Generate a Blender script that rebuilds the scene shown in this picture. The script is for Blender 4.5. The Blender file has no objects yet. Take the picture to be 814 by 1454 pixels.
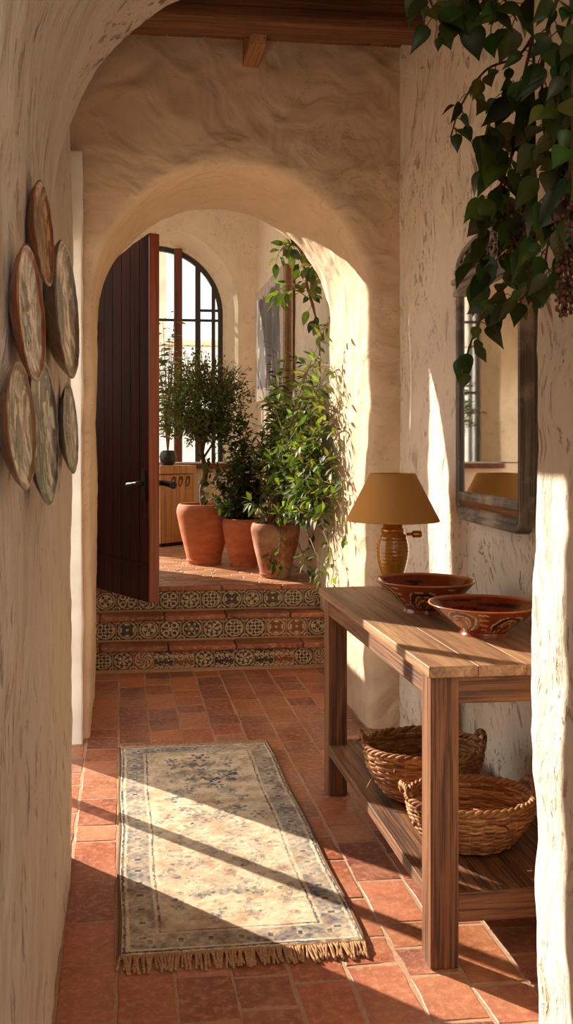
import bpy, bmesh, math, random
import numpy as np
from mathutils import Vector, Matrix, noise
from mathutils.geometry import tessellate_polygon

rnd = random.Random(7)
SC = bpy.context.scene
COL = SC.collection
PI = math.pi

# ------------------------------------------------------------------ camera
F_PX, H_CAM, YAW = 1350.0, 1.4, math.radians(7.0)
CX, CY = 172 + F_PX * math.tan(YAW), 631.0
cam_d = bpy.data.cameras.new('camera')
cam = bpy.data.objects.new('camera', cam_d)
COL.objects.link(cam)
cam.location = (0, 0, H_CAM)
cam.rotation_euler = (PI / 2, 0, -YAW)
cam_d.sensor_fit = 'VERTICAL'
cam_d.sensor_height = 36.0
cam_d.lens = F_PX / 1454 * 36.0
cam_d.shift_x = (407 - CX) / 1454
cam_d.shift_y = -(727 - CY) / 1454
cam_d.clip_start = 0.02
SC.camera = cam
_R = Vector((math.cos(YAW), -math.sin(YAW), 0)); _F = Vector((math.sin(YAW), math.cos(YAW), 0))


def at(x, y, Y):
    """a picture point taken back to the plane at depth Y"""
    d = _R * ((x - CX) / F_PX) + Vector((0, 0, (CY - y) / F_PX)) + _F
    t = Y / d.y
    return Vector((0, 0, H_CAM)) + d * t


# ------------------------------------------------------------------ object helpers
def mesh_obj(name, verts, faces, mat=None, parent=None, smooth=True, cols=None, mats=None, fmat=None, loc=None):
    me = bpy.data.meshes.new(name)
    me.from_pydata([tuple(v) for v in verts], [], [tuple(f) for f in faces])
    if cols is not None:
        a = me.color_attributes.new('Col', 'FLOAT_COLOR', 'POINT')
        c = np.ones((len(verts), 4), dtype=np.float32)
        c[:, :3] = np.asarray(cols, dtype=np.float32)[:, :3]
        a.data.foreach_set('color', c.ravel())
    for m in (mats or ([mat] if mat else [])):
        me.materials.append(m)
    if fmat is not None:
        me.polygons.foreach_set('material_index', fmat)
    me.polygons.foreach_set('use_smooth', [smooth] * len(me.polygons))
    me.update()
    o = bpy.data.objects.new(name, me)
    COL.objects.link(o)
    if parent is not None:
        o.parent = parent
    if loc is not None:
        o.location = loc
    return o


def thing(name, label, cat, loc=(0, 0, 0), rotz=0.0, group=None):
    o = bpy.data.objects.new(name, None)
    COL.objects.link(o)
    o.empty_display_size = 0.1
    o.location = loc
    o.rotation_euler = (0, 0, rotz)
    o['label'] = label; o['category'] = cat
    if group: o['group'] = group
    return o


def tag(o, label, cat, group=None, kind=None):
    o['label'] = label; o['category'] = cat
    if group: o['group'] = group
    if kind: o['kind'] = kind
    return o


def struct(o, label=None):
    o['kind'] = 'structure'
    if label: o['label'] = label
    return o


class MB:
    """collects shapes into one mesh"""
    def __init__(s): s.v = []; s.f = []; s.c = []
    def add(s, vs, fs, col=None):
        b = len(s.v)
        s.v += [Vector(v) for v in vs]
        s.f += [tuple(b + i for i in f) for f in fs]
        s.c += [col or (1, 1, 1)] * len(vs)
        return s
    def box(s, lo, hi, bev=0.006, col=None, rot=None, seg=1):
        lo = Vector(lo); hi = Vector(hi)
        bm = bmesh.new()
        bmesh.ops.create_cube(bm, size=1.0)
        for v in bm.verts:
            v.co = Vector([(lo[i] + hi[i]) / 2 + v.co[i] * (hi[i] - lo[i]) for i in range(3)])
        if bev > 0:
            bmesh.ops.bevel(bm, geom=bm.edges[:], offset=bev, segments=seg + 1, affect='EDGES', profile=0.6)
        bm.verts.index_update()
        vs = [v.co.copy() for v in bm.verts]
        if rot is not None: vs = [rot @ v for v in vs]
        s.add(vs, [[v.index for v in f.verts] for f in bm.faces], col)
        bm.free()
        return s
    def grid(s, P, closed_u=False, closed_v=False, col=None):
        """P[i][j] points"""
        n, m = len(P), len(P[0])
        vs = [p for r in P for p in r]
        fs = []
        for i in range(n if closed_u else n - 1):
            for j in range(m if closed_v else m - 1):
                a = i * m + j; b = i * m + (j + 1) % m
                c = ((i + 1) % n) * m + (j + 1) % m; d = ((i + 1) % n) * m + j
                fs.append((a, b, c, d))
        s.add(vs, fs, col)
        return s
    def lathe(s, prof, n=48, c=(0, 0, 0), col=None, wob=0.0, sx=1.0, sy=1.0):
        c = Vector(c)
        P = []
        for k, (r, z) in enumerate(prof):
            row = []
            for j in range(n):
                a = 2 * PI * j / n
                q = 1 + wob * noise.noise(Vector((math.cos(a) * 1.5, math.sin(a) * 1.5, z * 6 + c.x * 9)))
                row.append(c + Vector((r * q * math.cos(a) * sx, r * q * math.sin(a) * sy, z)))
            P.append(row)
        s.grid(P, closed_v=True, col=col)
        return s
    def tube(s, pts, r, n=6, col=None, closed=False, cap=True):
        pts = [Vector(p) for p in pts]
        if len(pts) < 2: return s
        N = len(pts)
        P = []
        up = None
        for i, p in enumerate(pts):
            if closed: d = pts[(i + 1) % N] - pts[i - 1]
            else: d = pts[min(i + 1, N - 1)] - pts[max(i - 1, 0)]
            if d.length < 1e-9: d = Vector((0, 0, 1))
            d.normalize()
            if up is None: up = d.orthogonal().normalized()
            up = (up - d * up.dot(d))
            if up.length < 1e-6: up = d.orthogonal()
            up.normalize()
            w = d.cross(up)
            rr = r[i] if isinstance(r, (list, tuple)) else (r(i / (N - 1)) if callable(r) else r)
            P.append([p + (up * math.cos(2 * PI * k / n) + w * math.sin(2 * PI * k / n)) * rr for k in range(n)])
        b = len(s.v)
        s.grid(P, closed_u=closed, closed_v=True, col=col)
        if cap and not closed:
            s.f.append(tuple(b + k for k in reversed(range(n))))
            s.f.append(tuple(b + (N - 1) * n + k for k in range(n)))
        return s
    def prism(s, poly, axis, a, b, col=None):
        """poly of 2-D points; axis 'y': (x,z) extruded in y, 'z': (x,y), 'x': (y,z)"""
        def P(p, t):
            return {'y': (p[0], t, p[1]), 'z': (p[0], p[1], t), 'x': (t, p[0], p[1])}[axis]
        bm = bmesh.new()
        va = [bm.verts.new(P(p, a)) for p in poly]; vb = [bm.verts.new(P(p, b)) for p in poly]
        n = len(poly)
        for tri in tessellate_polygon([[Vector((p[0], p[1], 0)) for p in poly]]):
            bm.faces.new([va[q] for q in tri]); bm.faces.new([vb[q] for q in tri])
        for i in range(n):
            bm.faces.new((va[i], va[(i + 1) % n], vb[(i + 1) % n], vb[i]))
        bmesh.ops.recalc_face_normals(bm, faces=bm.faces[:])
        bm.verts.index_update()
        s.add([v.co.copy() for v in bm.verts], [[v.index for v in f.verts] for f in bm.faces], col)
        bm.free()
        return s
    def build(s, name, mat, parent=None, smooth=False, cols=False, loc=None, weighted=True):
        o = mesh_obj(name, s.v, s.f, mat, parent, smooth, s.c if cols else None, loc=loc)
        return o


def ribbon(pts, n=40):
    """smooth curve through points (Catmull-Rom)"""
    pts = [Vector(p) for p in pts]
    if len(pts) < 3:
        return [pts[0].lerp(pts[-1], i / (n - 1)) for i in range(n)]
    Q = [pts[0] * 2 - pts[1]] + pts + [pts[-1] * 2 - pts[-2]]
    out = []
    m = len(pts) - 1
    for i in range(n):
        t = i / (n - 1) * m
        k = min(int(t), m - 1); u = t - k
        a, b, c, d = Q[k:k + 4]
        out.append(0.5 * ((2 * b) + (c - a) * u + (2 * a - 5 * b + 4 * c - d) * u * u + (3 * b - a - 3 * c + d) * u ** 3))
    return out


# ------------------------------------------------------------------ materials
def srgb(r, g, b):
    def f(c):
        c /= 255.0
        return c / 12.92 if c <= 0.04045 else ((c + 0.055) / 1.055) ** 2.4
    return (f(r), f(g), f(b))


class NT:
    def __init__(s, name):
        s.m = bpy.data.materials.new(name); s.m.use_nodes = True
        s.t = s.m.node_tree; s.t.nodes.clear()
        s.out = s.n('ShaderNodeOutputMaterial')
        s.b = s.n('ShaderNodeBsdfPrincipled')
        s.l(s.b.outputs[0], s.out.inputs[0])
    def n(s, t, **k):
        nd = s.t.nodes.new(t)
        for a, v in k.items(): setattr(nd, a, v)
        return nd
    def l(s, a, b): s.t.links.new(a, b)
    def coord(s, scale=(1, 1, 1), rot=(0, 0, 0)):
        tc = s.n('ShaderNodeTexCoord'); mp = s.n('ShaderNodeMapping')
        mp.inputs['Scale'].default_value = scale; mp.inputs['Rotation'].default_value = rot
        s.l(tc.outputs['Object'], mp.inputs[0])
        return mp.outputs[0]
    def noise(s, vec, scale, detail=4, rough=0.55, dist=0.0):
        nd = s.n('ShaderNodeTexNoise')
        nd.inputs['Scale'].default_value = scale; nd.inputs['Detail'].default_value = detail
        nd.inputs['Roughness'].default_value = rough; nd.inputs['Distortion'].default_value = dist
        if vec is not None: s.l(vec, nd.inputs['Vector'])
        return nd
    def ramp(s, fac, stops):
        r = s.n('ShaderNodeValToRGB'); e = r.color_ramp.elements
        while len(e) < len(stops): e.new(0.5)
        for i, (p, c) in enumerate(stops):
            e[i].position = p
            e[i].color = (c, c, c, 1) if not isinstance(c, tuple) else (*c[:3], 1)
        s.l(fac, r.inputs[0])
        return r.outputs[0]
    def mix(s, fac, a, b, mode='MIX'):
        m = s.n('ShaderNodeMix'); m.data_type = 'RGBA'; m.blend_type = mode
        for v, i in ((fac, 0), (a, 6), (b, 7)):
            if isinstance(v, (int, float)): m.inputs[i].default_value = v if i == 0 else (v, v, v, 1)
            elif isinstance(v, tuple): m.inputs[i].default_value = (*v[:3], 1)
            else: s.l(v, m.inputs[i])
        return m.outputs[2]
    def math(s, op, a, b=0.0):
        m = s.n('ShaderNodeMath'); m.operation = op
        for v, i in ((a, 0), (b, 1)):
            if isinstance(v, (int, float)): m.inputs[i].default_value = v
            else: s.l(v, m.inputs[i])
        return m.outputs[0]
    def bump(s, h, strength=0.5, dist=0.01, prev=None):
        b = s.n('ShaderNodeBump'); b.inputs['Strength'].default_value = strength
        b.inputs['Distance'].default_value = dist
        s.l(h, b.inputs['Height'])
        if prev is not None: s.l(prev, b.inputs['Normal'])
        return b.outputs[0]
    def set(s, color=None, rough=None, normal=None, **k):
        if color is not None:
            if isinstance(color, tuple): s.b.inputs['Base Color'].default_value = (*color[:3], 1)
            else: s.l(color, s.b.inputs['Base Color'])
        if rough is not None:
            if isinstance(rough, (int, float)): s.b.inputs['Roughness'].default_value = rough
            else: s.l(rough, s.b.inputs['Roughness'])
        if normal is not None: s.l(normal, s.b.inputs['Normal'])
        for a, v in k.items(): s.b.inputs[a.replace('_', ' ')].default_value = v
        return s.m
    def attr(s):
        a = s.n('ShaderNodeAttribute'); a.attribute_name = 'Col'
        return a.outputs['Color']


def plaster(name, base, stroke=(1, 1, 0.35), rot=(0, 0, 0), gouge=1.0, strength=1.0, dark_tone=srgb(132, 94, 66), midb=0.4, bigd=6):
    t = NT(name)
    v0 = t.coord()
    warp = t.noise(v0, 1.6, 2)
    sub = t.n('ShaderNodeVectorMath'); sub.operation = 'MULTIPLY_ADD'
    t.l(warp.outputs['Color'], sub.inputs[0]); sub.inputs[1].default_value = (0.5, 0.5, 0.5)
    mp = t.n('ShaderNodeMapping'); mp.inputs['Scale'].default_value = stroke; mp.inputs['Rotation'].default_value = rot
    tc = t.n('ShaderNodeTexCoord')
    t.l(tc.outputs['Object'], sub.inputs[2]); t.l(sub.outputs[0], mp.inputs[0])
    v = mp.outputs[0]
    facet = t.n('ShaderNodeTexVoronoi'); facet.feature = 'SMOOTH_F1'; facet.inputs['Scale'].default_value = 7.0
    facet.inputs['Smoothness'].default_value = 0.35; t.l(v, facet.inputs['Vector'])
    big = t.noise(v, 5.0, bigd, 0.6, 0.3)
    mid = t.noise(v, 22.0, 6, 0.68, 0.2)
    fine = t.noise(v0, 160.0, 3, 0.6)
    mask = t.ramp(t.noise(v0, 3.2, 3, 0.5).outputs[0], [(0.44, 0.0), (0.60, 1.0)])
    g = t.noise(v, 15.0, 5, 0.58, 0.25)
    g2 = t.noise(v, 42.0, 4, 0.55, 0.2)
    gm = t.ramp(g.outputs[0], [(0.605, 0.0), (0.66, 1.0)])
    gm2 = t.math('MULTIPLY', t.ramp(g2.outputs[0], [(0.585, 0.0), (0.64, 1.0)]), mask)
    gg = t.math('MAXIMUM', t.math('MULTIPLY', gm, t.math('ADD', t.math('MULTIPLY', mask, 0.8), 0.2)), t.math('MULTIPLY', gm2, 0.7))
    tone = t.noise(v0, 1.5, 6, 0.62, 0.5)
    c = t.mix(t.ramp(tone.outputs[0], [(0.35, 0.0), (0.7, 1.0)]), tuple(x * 0.88 for x in base), tuple(min(1, x * 1.05) for x in base))
    c = t.mix(t.math('MULTIPLY', t.ramp(big.outputs[0], [(0.5, 0.0), (0.8, 1.0)]), 0.35), c, tuple(0.6 * x + 0.4 * d for x, d in zip(base, dark_tone)))
    c = t.mix(t.math('MULTIPLY', gg, 0.8 * gouge), c, dark_tone)  # gouges are darker in colour as well as cut by bump
    b0 = t.bump(facet.outputs['Distance'], 0.4 * strength, 0.06)
    b1 = t.bump(big.outputs[0], 0.5 * strength, 0.07, b0)
    b2 = t.bump(mid.outputs[0], midb * strength, 0.014, b1)
    b3 = t.bump(t.math('SUBTRACT', 1.0, gg), 0.75 * gouge * strength, 0.010, b2)
    b4 = t.bump(fine.outputs[0], 0.25, 0.003, b3)
    return t.set(c, 0.92, b4)


def wood(name, axis, dark, light, scale=1.0, rough=0.55, bump=0.5, contrast=(0.35, 0.68), wear=None, fine=0.55):
    t = NT(name)
    sc = [22 * scale] * 3; sc['xyz'.index(axis)] = 1.3 * scale
    v = t.coord(tuple(sc))
    n1 = t.noise(v, 1.0, 7, 0.68, 1.1)
    sc2 = [120 * scale] * 3; sc2['xyz'.index(axis)] = 2.6 * scale
    n2 = t.noise(t.coord(tuple(sc2)), 1.0, 4, 0.6, 0.3)
    n3 = t.noise(t.coord(), 5.0, 4, 0.6)
    c = t.mix(t.ramp(n1.outputs[0], [(contrast[0], 0.0), (contrast[1], 1.0)]), dark, light)
    c = t.mix(t.ramp(n3.outputs[0], [(0.35, 0.0), (0.7, 0.4)]), c, tuple(0.5 * (a + b) * 0.8 for a, b in zip(dark, light)))
    crack = t.ramp(n2.outputs[0], [(0.40, 1.0), (0.50, 0.0)])
    c = t.mix(t.math('MULTIPLY', crack, fine), c, tuple(x * 0.35 for x in dark))
    if wear:
        w = t.noise(t.coord(), 4.0, 5, 0.65)
        c = t.mix(t.ramp(w.outputs[0], [(0.5, 0.0), (0.66, 0.8)]), c, wear)
    b = t.bump(n1.outputs[0], bump, 0.006)
    b = t.bump(n2.outputs[0], bump * 1.2, 0.003, b)
    return t.set(c, rough, b)


def simple(name, col, rough=0.5, metal=0.0, nz=None, bump=0.0, var=0.15, **k):
    t = NT(name)
    n = t.noise(t.coord(), nz or 12.0, 5, 0.6)
    c = t.mix(t.ramp(n.outputs[0], [(0.35, 0.0), (0.7, 1.0)]), tuple(x * (1 - var) for x in col), tuple(min(1, x * (1 + var)) for x in col))
    nm = t.bump(n.outputs[0], bump, 0.004) if bump else None
    return t.set(c, rough, nm, Metallic=metal, **k)


def tinted(name, rough=0.6, nz=30.0, bump=0.3, var=0.3, dist=0.003, **k):
    """colour from the mesh, with a little noise"""
    t = NT(name)
    n = t.noise(t.coord(), nz, 5, 0.65)
    c = t.mix(t.ramp(n.outputs[0], [(0.3, 1 - var), (0.7, 1 + var * 0.4)]), 0.0, 1.0)
    c = t.mix(1.0, t.attr(), t.ramp(n.outputs[0], [(0.3, 1 - var), (0.7, 1.0)]), 'MULTIPLY')
    return t.set(c, rough, t.bump(n.outputs[0], bump, dist), **k)


def leafmat(name, trans=0.35, rough=0.4):
    t = NT(name)
    a = t.attr()
    n = t.noise(t.coord(), 60, 3)
    c = t.mix(1.0, a, t.ramp(n.outputs[0], [(0.3, 0.8), (0.7, 1.0)]), 'MULTIPLY')
    t.set(c, rough)
    tr = t.n('ShaderNodeBsdfTranslucent')
    t.l(t.mix(1.0, c, (1.35, 1.3, 0.5), 'MULTIPLY'), tr.inputs[0])
    mx = t.n('ShaderNodeMixShader'); mx.inputs[0].default_value = trans
    t.l(t.b.outputs[0], mx.inputs[1]); t.l(tr.outputs[0], mx.inputs[2])
    t.l(mx.outputs[0], t.out.inputs[0])
    return t.m


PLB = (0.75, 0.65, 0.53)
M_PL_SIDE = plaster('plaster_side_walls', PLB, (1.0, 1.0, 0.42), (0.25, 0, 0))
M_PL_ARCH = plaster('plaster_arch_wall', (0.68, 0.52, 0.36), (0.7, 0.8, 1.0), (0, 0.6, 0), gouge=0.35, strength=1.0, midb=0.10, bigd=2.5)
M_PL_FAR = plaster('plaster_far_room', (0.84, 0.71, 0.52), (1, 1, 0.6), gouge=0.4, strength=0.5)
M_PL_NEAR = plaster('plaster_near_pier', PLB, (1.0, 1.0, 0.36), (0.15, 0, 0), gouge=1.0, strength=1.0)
M_CREAM = simple('exterior_render', (0.74, 0.60, 0.44), 0.9, nz=2.0)
M_WHITEWASH = simple('whitewash', (0.85, 0.84, 0.80), 0.9, nz=2.5)
M_GROUND = simple('courtyard_stone', (0.55, 0.44, 0.34), 0.9, nz=1.5)
M_GROUT = simple('grout', srgb(172, 136, 108), 0.95, nz=60, bump=0.4)
M_WOOD = {a: wood('table_wood_' + a, a, srgb(88, 50, 27), srgb(154, 102, 62), 1.0, 0.6, 0.7, fine=0.8) for a in 'xyz'}
M_WTOP = wood('table_top_wood', 'y', srgb(128, 90, 62), srgb(192, 150, 112), 0.8, 0.5, 0.4, fine=0.4)
M_BEAM = wood('beam_wood', 'x', srgb(88, 52, 32), srgb(140, 92, 60), 0.6, 0.75, 0.8)
M_BOARD = wood('ceiling_boards', 'y', srgb(92, 54, 34), srgb(138, 86, 54), 0.7, 0.8)
M_STUB = wood('joist_wood', 'y', srgb(140, 94, 60), srgb(186, 134, 92), 0.8, 0.7)
M_DOOR = wood('door_planks', 'z', srgb(40, 14, 7), srgb(70, 27, 13), 0.6, 0.8, 0.5)
M_DOOR.node_tree.nodes['Principled BSDF'].inputs['Specular IOR Level'].default_value = 0.2
M_DOOREDGE = wood('door_edge', 'z', srgb(112, 46, 20), srgb(150, 70, 34), 0.6, 0.45, 0.4)
M_IRON = simple('black_iron', (0.03, 0.027, 0.025), 0.5, 0.6, 40, 0.3)
M_STEEL = simple('window_steel', (0.05, 0.048, 0.045), 0.5, 0.4, 40)
M_POST = wood('window_post', 'z', srgb(86, 38, 20), srgb(128, 64, 36), 0.7, 0.5)
M_CAB = wood('pale_pine', 'z', srgb(184, 122, 66), srgb(222, 166, 104), 0.5, 0.5, 0.25, wear=srgb(190, 138, 84))
M_TINT = tinted('glazed_tile', 0.32, 40, 0.25, 0.25)
def terracotta():
    t = NT('terracotta_tile')
    a = t.noise(t.coord(), 9.0, 6, 0.68, 0.4)
    b = t.noise(t.coord(), 42.0, 5, 0.7)
    p = t.noise(t.coord(), 3.0, 5, 0.65)
    c = t.mix(1.0, t.attr(), t.ramp(a.outputs[0], [(0.3, 0.66), (0.62, 1.0)]), 'MULTIPLY')
    c = t.mix(t.ramp(b.outputs[0], [(0.48, 0.0), (0.70, 0.62)]), c, srgb(210, 156, 118))
    c = t.mix(t.ramp(p.outputs[0], [(0.44, 0.0), (0.66, 0.55)]), c, srgb(186, 126, 92))
    n = t.bump(a.outputs[0], 0.6, 0.006)
    n = t.bump(b.outputs[0], 0.5, 0.0025, n)
    return t.set(c, t.ramp(p.outputs[0], [(0.3, 0.42), (0.7, 0.62)]), n)


M_TERRA = terracotta()
M_LEAF = leafmat('leaf_green', 0.42, 0.55)
M_LEAFV = leafmat('vine_leaf', 0.22, 0.38)
M_STEM = simple('stem_bark', srgb(120, 82, 48), 0.8, nz=50, bump=0.3)
M_VSTEM = simple('vine_stem', srgb(92, 70, 38), 0.7, nz=50)
M_TRUNK = simple('trunk_bark', srgb(104, 66, 40), 0.9, nz=40, bump=0.8)
M_SOIL = simple('soil', (0.05, 0.032, 0.02), 1.0, nz=60, bump=1.0)

# glass pane (thin)
_t = NT('window_glass'); _t.t.nodes.remove(_t.b)
_tr = _t.n('ShaderNodeBsdfTransparent'); _gl = _t.n('ShaderNodeBsdfGlossy'); _gl.inputs['Roughness'].default_value = 0.02
_fr = _t.n('ShaderNodeFresnel'); _mx = _t.n('ShaderNodeMixShader')
_t.l(_t.math('MULTIPLY', _fr.outputs[0], 0.7), _mx.inputs[0])
_t.l(_tr.outputs[0], _mx.inputs[1]); _t.l(_gl.outputs[0], _mx.inputs[2]); _t.l(_mx.outputs[0], _t.out.inputs[0])
M_GLASS = _t.m


# ------------------------------------------------------------------ plaster masses
def clouds(name, size, depth=2):
    t = bpy.data.textures.new(name, 'CLOUDS'); t.noise_scale = size; t.noise_depth = depth; t.noise_basis = 'ORIGINAL_PERLIN'
    return t


TX_BIG, TX_SMALL = clouds('lumps', 0.55), clouds('trowel', 0.13, 3)


def plaster_mass(name, mb, mat, voxel=0.022, smooth=6, d1=0.035, d2=0.010):
    o = mb.build(name, mat, smooth=True)
    m = o.modifiers.new('remesh', 'REMESH'); m.mode = 'VOXEL'; m.voxel_size = voxel; m.use_smooth_shade = True
    m = o.modifiers.new('soften', 'SMOOTH'); m.iterations = smooth; m.factor = 0.6
    for k, (tx, st) in enumerate(((TX_BIG, d1), (TX_SMALL, d2))):
        m = o.modifiers.new('uneven', 'DISPLACE'); m.texture = tx; m.texture_coords = 'GLOBAL'
        m.strength = st; m.mid_level = 0.5
    return struct(o)


XL, XR = -0.165, 1.37          # corridor walls
YA, YB = 4.57, 5.50            # arch wall front and back
AC, AZ, AR = 0.542, 2.085, 0.675
ZC = 3.36                      # ceiling
Z3 = 0.49                      # upper floor

# left wall: near pier, header above the side opening
mb = MB()
mb.prism([(XL - 0.30, -1.6), (XL, -1.6), (XL, 3.29), (XL - 0.30, 3.29)], 'z', -0.05, ZC + 0.3)
plaster_mass('wall_left', mb, M_PL_NEAR, 0.020, 6, 0.03, 0.018)
mb = MB().box((XL - 0.30, 3.20, 2.32), (XL - 0.085, 4.75, ZC + 0.3), 0)
plaster_mass('wall_left_header', mb, M_PL_NEAR, 0.025)

# pale slab at the opening's far jamb; its colour stands in for sunlight
M_SUN_PAINT = simple('painted_sun_pale', (0.90, 0.86, 0.78), 0.9, nz=3.0, bump=0.3)
plaster_mass('painted_sun_strip_1', MB().box((-0.47, 4.50, -0.05), (-0.180, 4.62, 2.78), 0), M_SUN_PAINT, 0.015, 3, 0.03, 0.018)

# arch wall
poly = [(-0.45, -0.05), (-0.145, -0.05)]
poly += [(AC + AR * math.cos(a), AZ + AR * math.sin(a)) for a in [PI - PI * i / 40 for i in range(41)]]
poly += [(1.215, -0.05), (1.95, -0.05), (1.95, 5.5), (-0.45, 5.5)]
poly[2] = (-0.135, AZ)
mb = MB().prism(poly, 'y', YA, YB)
mb.box((-0.95, 5.25, -0.05), (-0.40, 5.50, 5.5), 0)
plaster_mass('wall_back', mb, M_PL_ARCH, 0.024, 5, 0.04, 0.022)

# right wall and near right pier
mb = MB().box((XR, 1.9, -0.05), (XR + 0.3, 4.75, ZC + 0.3), 0)
plaster_mass('wall_right', mb, M_PL_SIDE, 0.022, 3, 0.025, 0.016)
mb = MB().prism([(0.985, 2.20), (0.985, -1.6), (1.75, -1.6), (1.75, 2.20)], 'z', -0.05, ZC + 0.3)
plaster_mass('wall_right_near', mb, M_PL_NEAR, 0.020, 5, 0.04, 0.022)

# near arch: quarter curve springing from the left wall, level over the passage
pts = [(XL - 0.06, 1.45), (XL + 0.004, 1.80), (XL + 0.010, 1.93)]
for i in range(1, 25):
    a = PI - PI / 2 * i / 24
    pts.append((0.42 + 0.575 * math.cos(a), 1.93 + 0.585 * math.sin(a)))
pts += [(0.9, 2.53), (1.10, 2.53), (1.10, ZC + 0.3), (XL - 0.06, ZC + 0.3)]
mb = MB().prism(pts, 'y', 0.95, 2.26)
plaster_mass('wall_front_arch', mb, M_PL_NEAR, 0.022, 6, 0.03, 0.010)

# far room
mb = MB().box((1.30, 5.45, -0.05), (1.60, 9.4, 5.5), 0)
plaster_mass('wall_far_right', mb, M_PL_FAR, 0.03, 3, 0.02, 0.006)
WX, WZ, WR, WRF, SILL = 0.33, 2.68, 0.78, 0.66, 1.22
hole = [(WX - WR, SILL)] + [(WX + WR * math.cos(a), WZ + WR * math.sin(a)) for a in [PI - PI * i / 40 for i in range(41)]] + [(WX + WR, SILL)]
outer = [(1.5, SILL), (1.5, 5.5), (-0.83, 5.5), (-0.83, SILL)]
mb = MB().prism(hole + outer, 'y', 9.0, 9.24)
mb.box((-0.83, 9.0, -0.05), (1.5, 9.24, SILL + 0.01), 0)
struct(mb.build('wall_far_back', M_PL_FAR))
# its outer leaf, holding the frame (narrower opening: the splayed reveal)
hole2 = [(WX - WRF, SILL)] + [(WX + WRF * math.cos(a), WZ - 0.01 + WRF * math.sin(a)) for a in [PI - PI * i / 40 for i in range(41)]] + [(WX + WRF, SILL)]
mb = MB().prism(hole2 + outer, 'y', 9.24, 9.42)
struct(mb.build('wall_far_back_outer', M_PL_FAR, smooth=False))
# splay surface between the two
P = []
for k in range(5):
    u = k / 4
    r = WR + (WRF - WR) * u
    y = 8.999 + 0.28 * u
    P.append([Vector((WX - r, y, SILL))] + [Vector((WX + r * math.cos(a), y, WZ + r * math.sin(a))) for a in [PI - PI * i / 48 for i in range(49)]] + [Vector((WX + r, y, SILL))])
struct(MB().grid(P).build('wall_far_reveal', M_PL_FAR, smooth=True))
# unseen left wall of the far room, its openings shaped to place sunlight
mb = MB()
XF = -0.80
WB = 7.95
for y0, y1, z0, z1 in ((5.45, 6.10, -0.05, 5.5), (6.10, WB, -0.05, 1.62), (6.10, 6.53, 3.95, 5.5), (6.53, 6.80, -0.05, 5.5), (6.80, WB, 4.35, 5.5), (WB, 8.08, -0.05, 5.5), (8.08, 9.0, 2.10, 5.5)):
    mb.box((XF - 0.03, y0, z0), (XF, y1, z1), 0)
struct(mb.build('wall_far_left', M_PL_FAR))

# ceilings, beam, joist
mb = MB()
x = -0.5
while x < 1.8:
    mb.box((x, 0.95, ZC + 0.26), (x + 0.176, 4.26, ZC + 0.31), 0.004); mb.box((x, 4.26, ZC), (x + 0.176, 4.75, ZC + 0.05), 0.004); x += 0.18
struct(mb.build('ceiling', M_BOARD))
mb = MB()
y = 5.4
while y < 9.5:
    mb.box((-1.0, y, 5.42), (1.7, y + 0.196, 5.47), 0.004); y += 0.2
struct(mb.build('ceiling_far', M_BOARD))


def rough_beam(name, lo, hi, ax, mat, amp=0.012, n=60):
    lo = Vector(lo); hi = Vector(hi)
    i = 'xyz'.index(ax); j, k = [q for q in range(3) if q != i]
    P = []
    per = 40
    for s in range(n + 1):
        row = []
        for q in range(per):
            a = 2 * PI * q / per
            u = max(-1, min(1, 1.39 * math.cos(a))); w = max(-1, min(1, 1.39 * math.sin(a)))
            p = Vector((0, 0, 0))
            p[i] = lo[i] + (hi[i] - lo[i]) * s / n
            p[j] = (lo[j] + hi[j]) / 2 + u * (hi[j] - lo[j]) / 2
            p[k] = (lo[k] + hi[k]) / 2 + w * (hi[k] - lo[k]) / 2
            d = noise.noise(p * 3.0) * amp + noise.noise(Vector((p.x * (3 if ax != 'x' else 1.2), p.y * 30, p.z * 30))) * amp * 0.5
            p[j] += d * u; p[k] += d * w
            row.append(p)
        P.append(row)
    m = MB().grid(P, closed_v=True)
    m.f.append(tuple(reversed(range(per)))); m.f.append(tuple(n * per + q for q in range(per)))
    return m.build(name, mat, smooth=True)


struct(rough_beam('ceiling_beam', (-0.40, 4.17, 3.275), (1.44, 4.36, 3.66), 'x', M_BEAM))
struct(rough_beam('ceiling_joist', (0.585, 4.30, 3.23), (0.66, 4.62, 3.37), 'y', M_STUB, 0.004, 20))

# ------------------------------------------------------------------ floor of the corridor
def jitter(c, a):
    k = 1 + rnd.uniform(-a, a)
    return tuple(max(0, x * k * (1 + rnd.uniform(-a, a) * 0.35)) for x in c)


TERRA = [srgb(164, 92, 64), srgb(148, 78, 54), srgb(178, 110, 80), srgb(136, 78, 62), srgb(162, 102, 80), srgb(170, 96, 60), srgb(126, 74, 64)]


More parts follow.
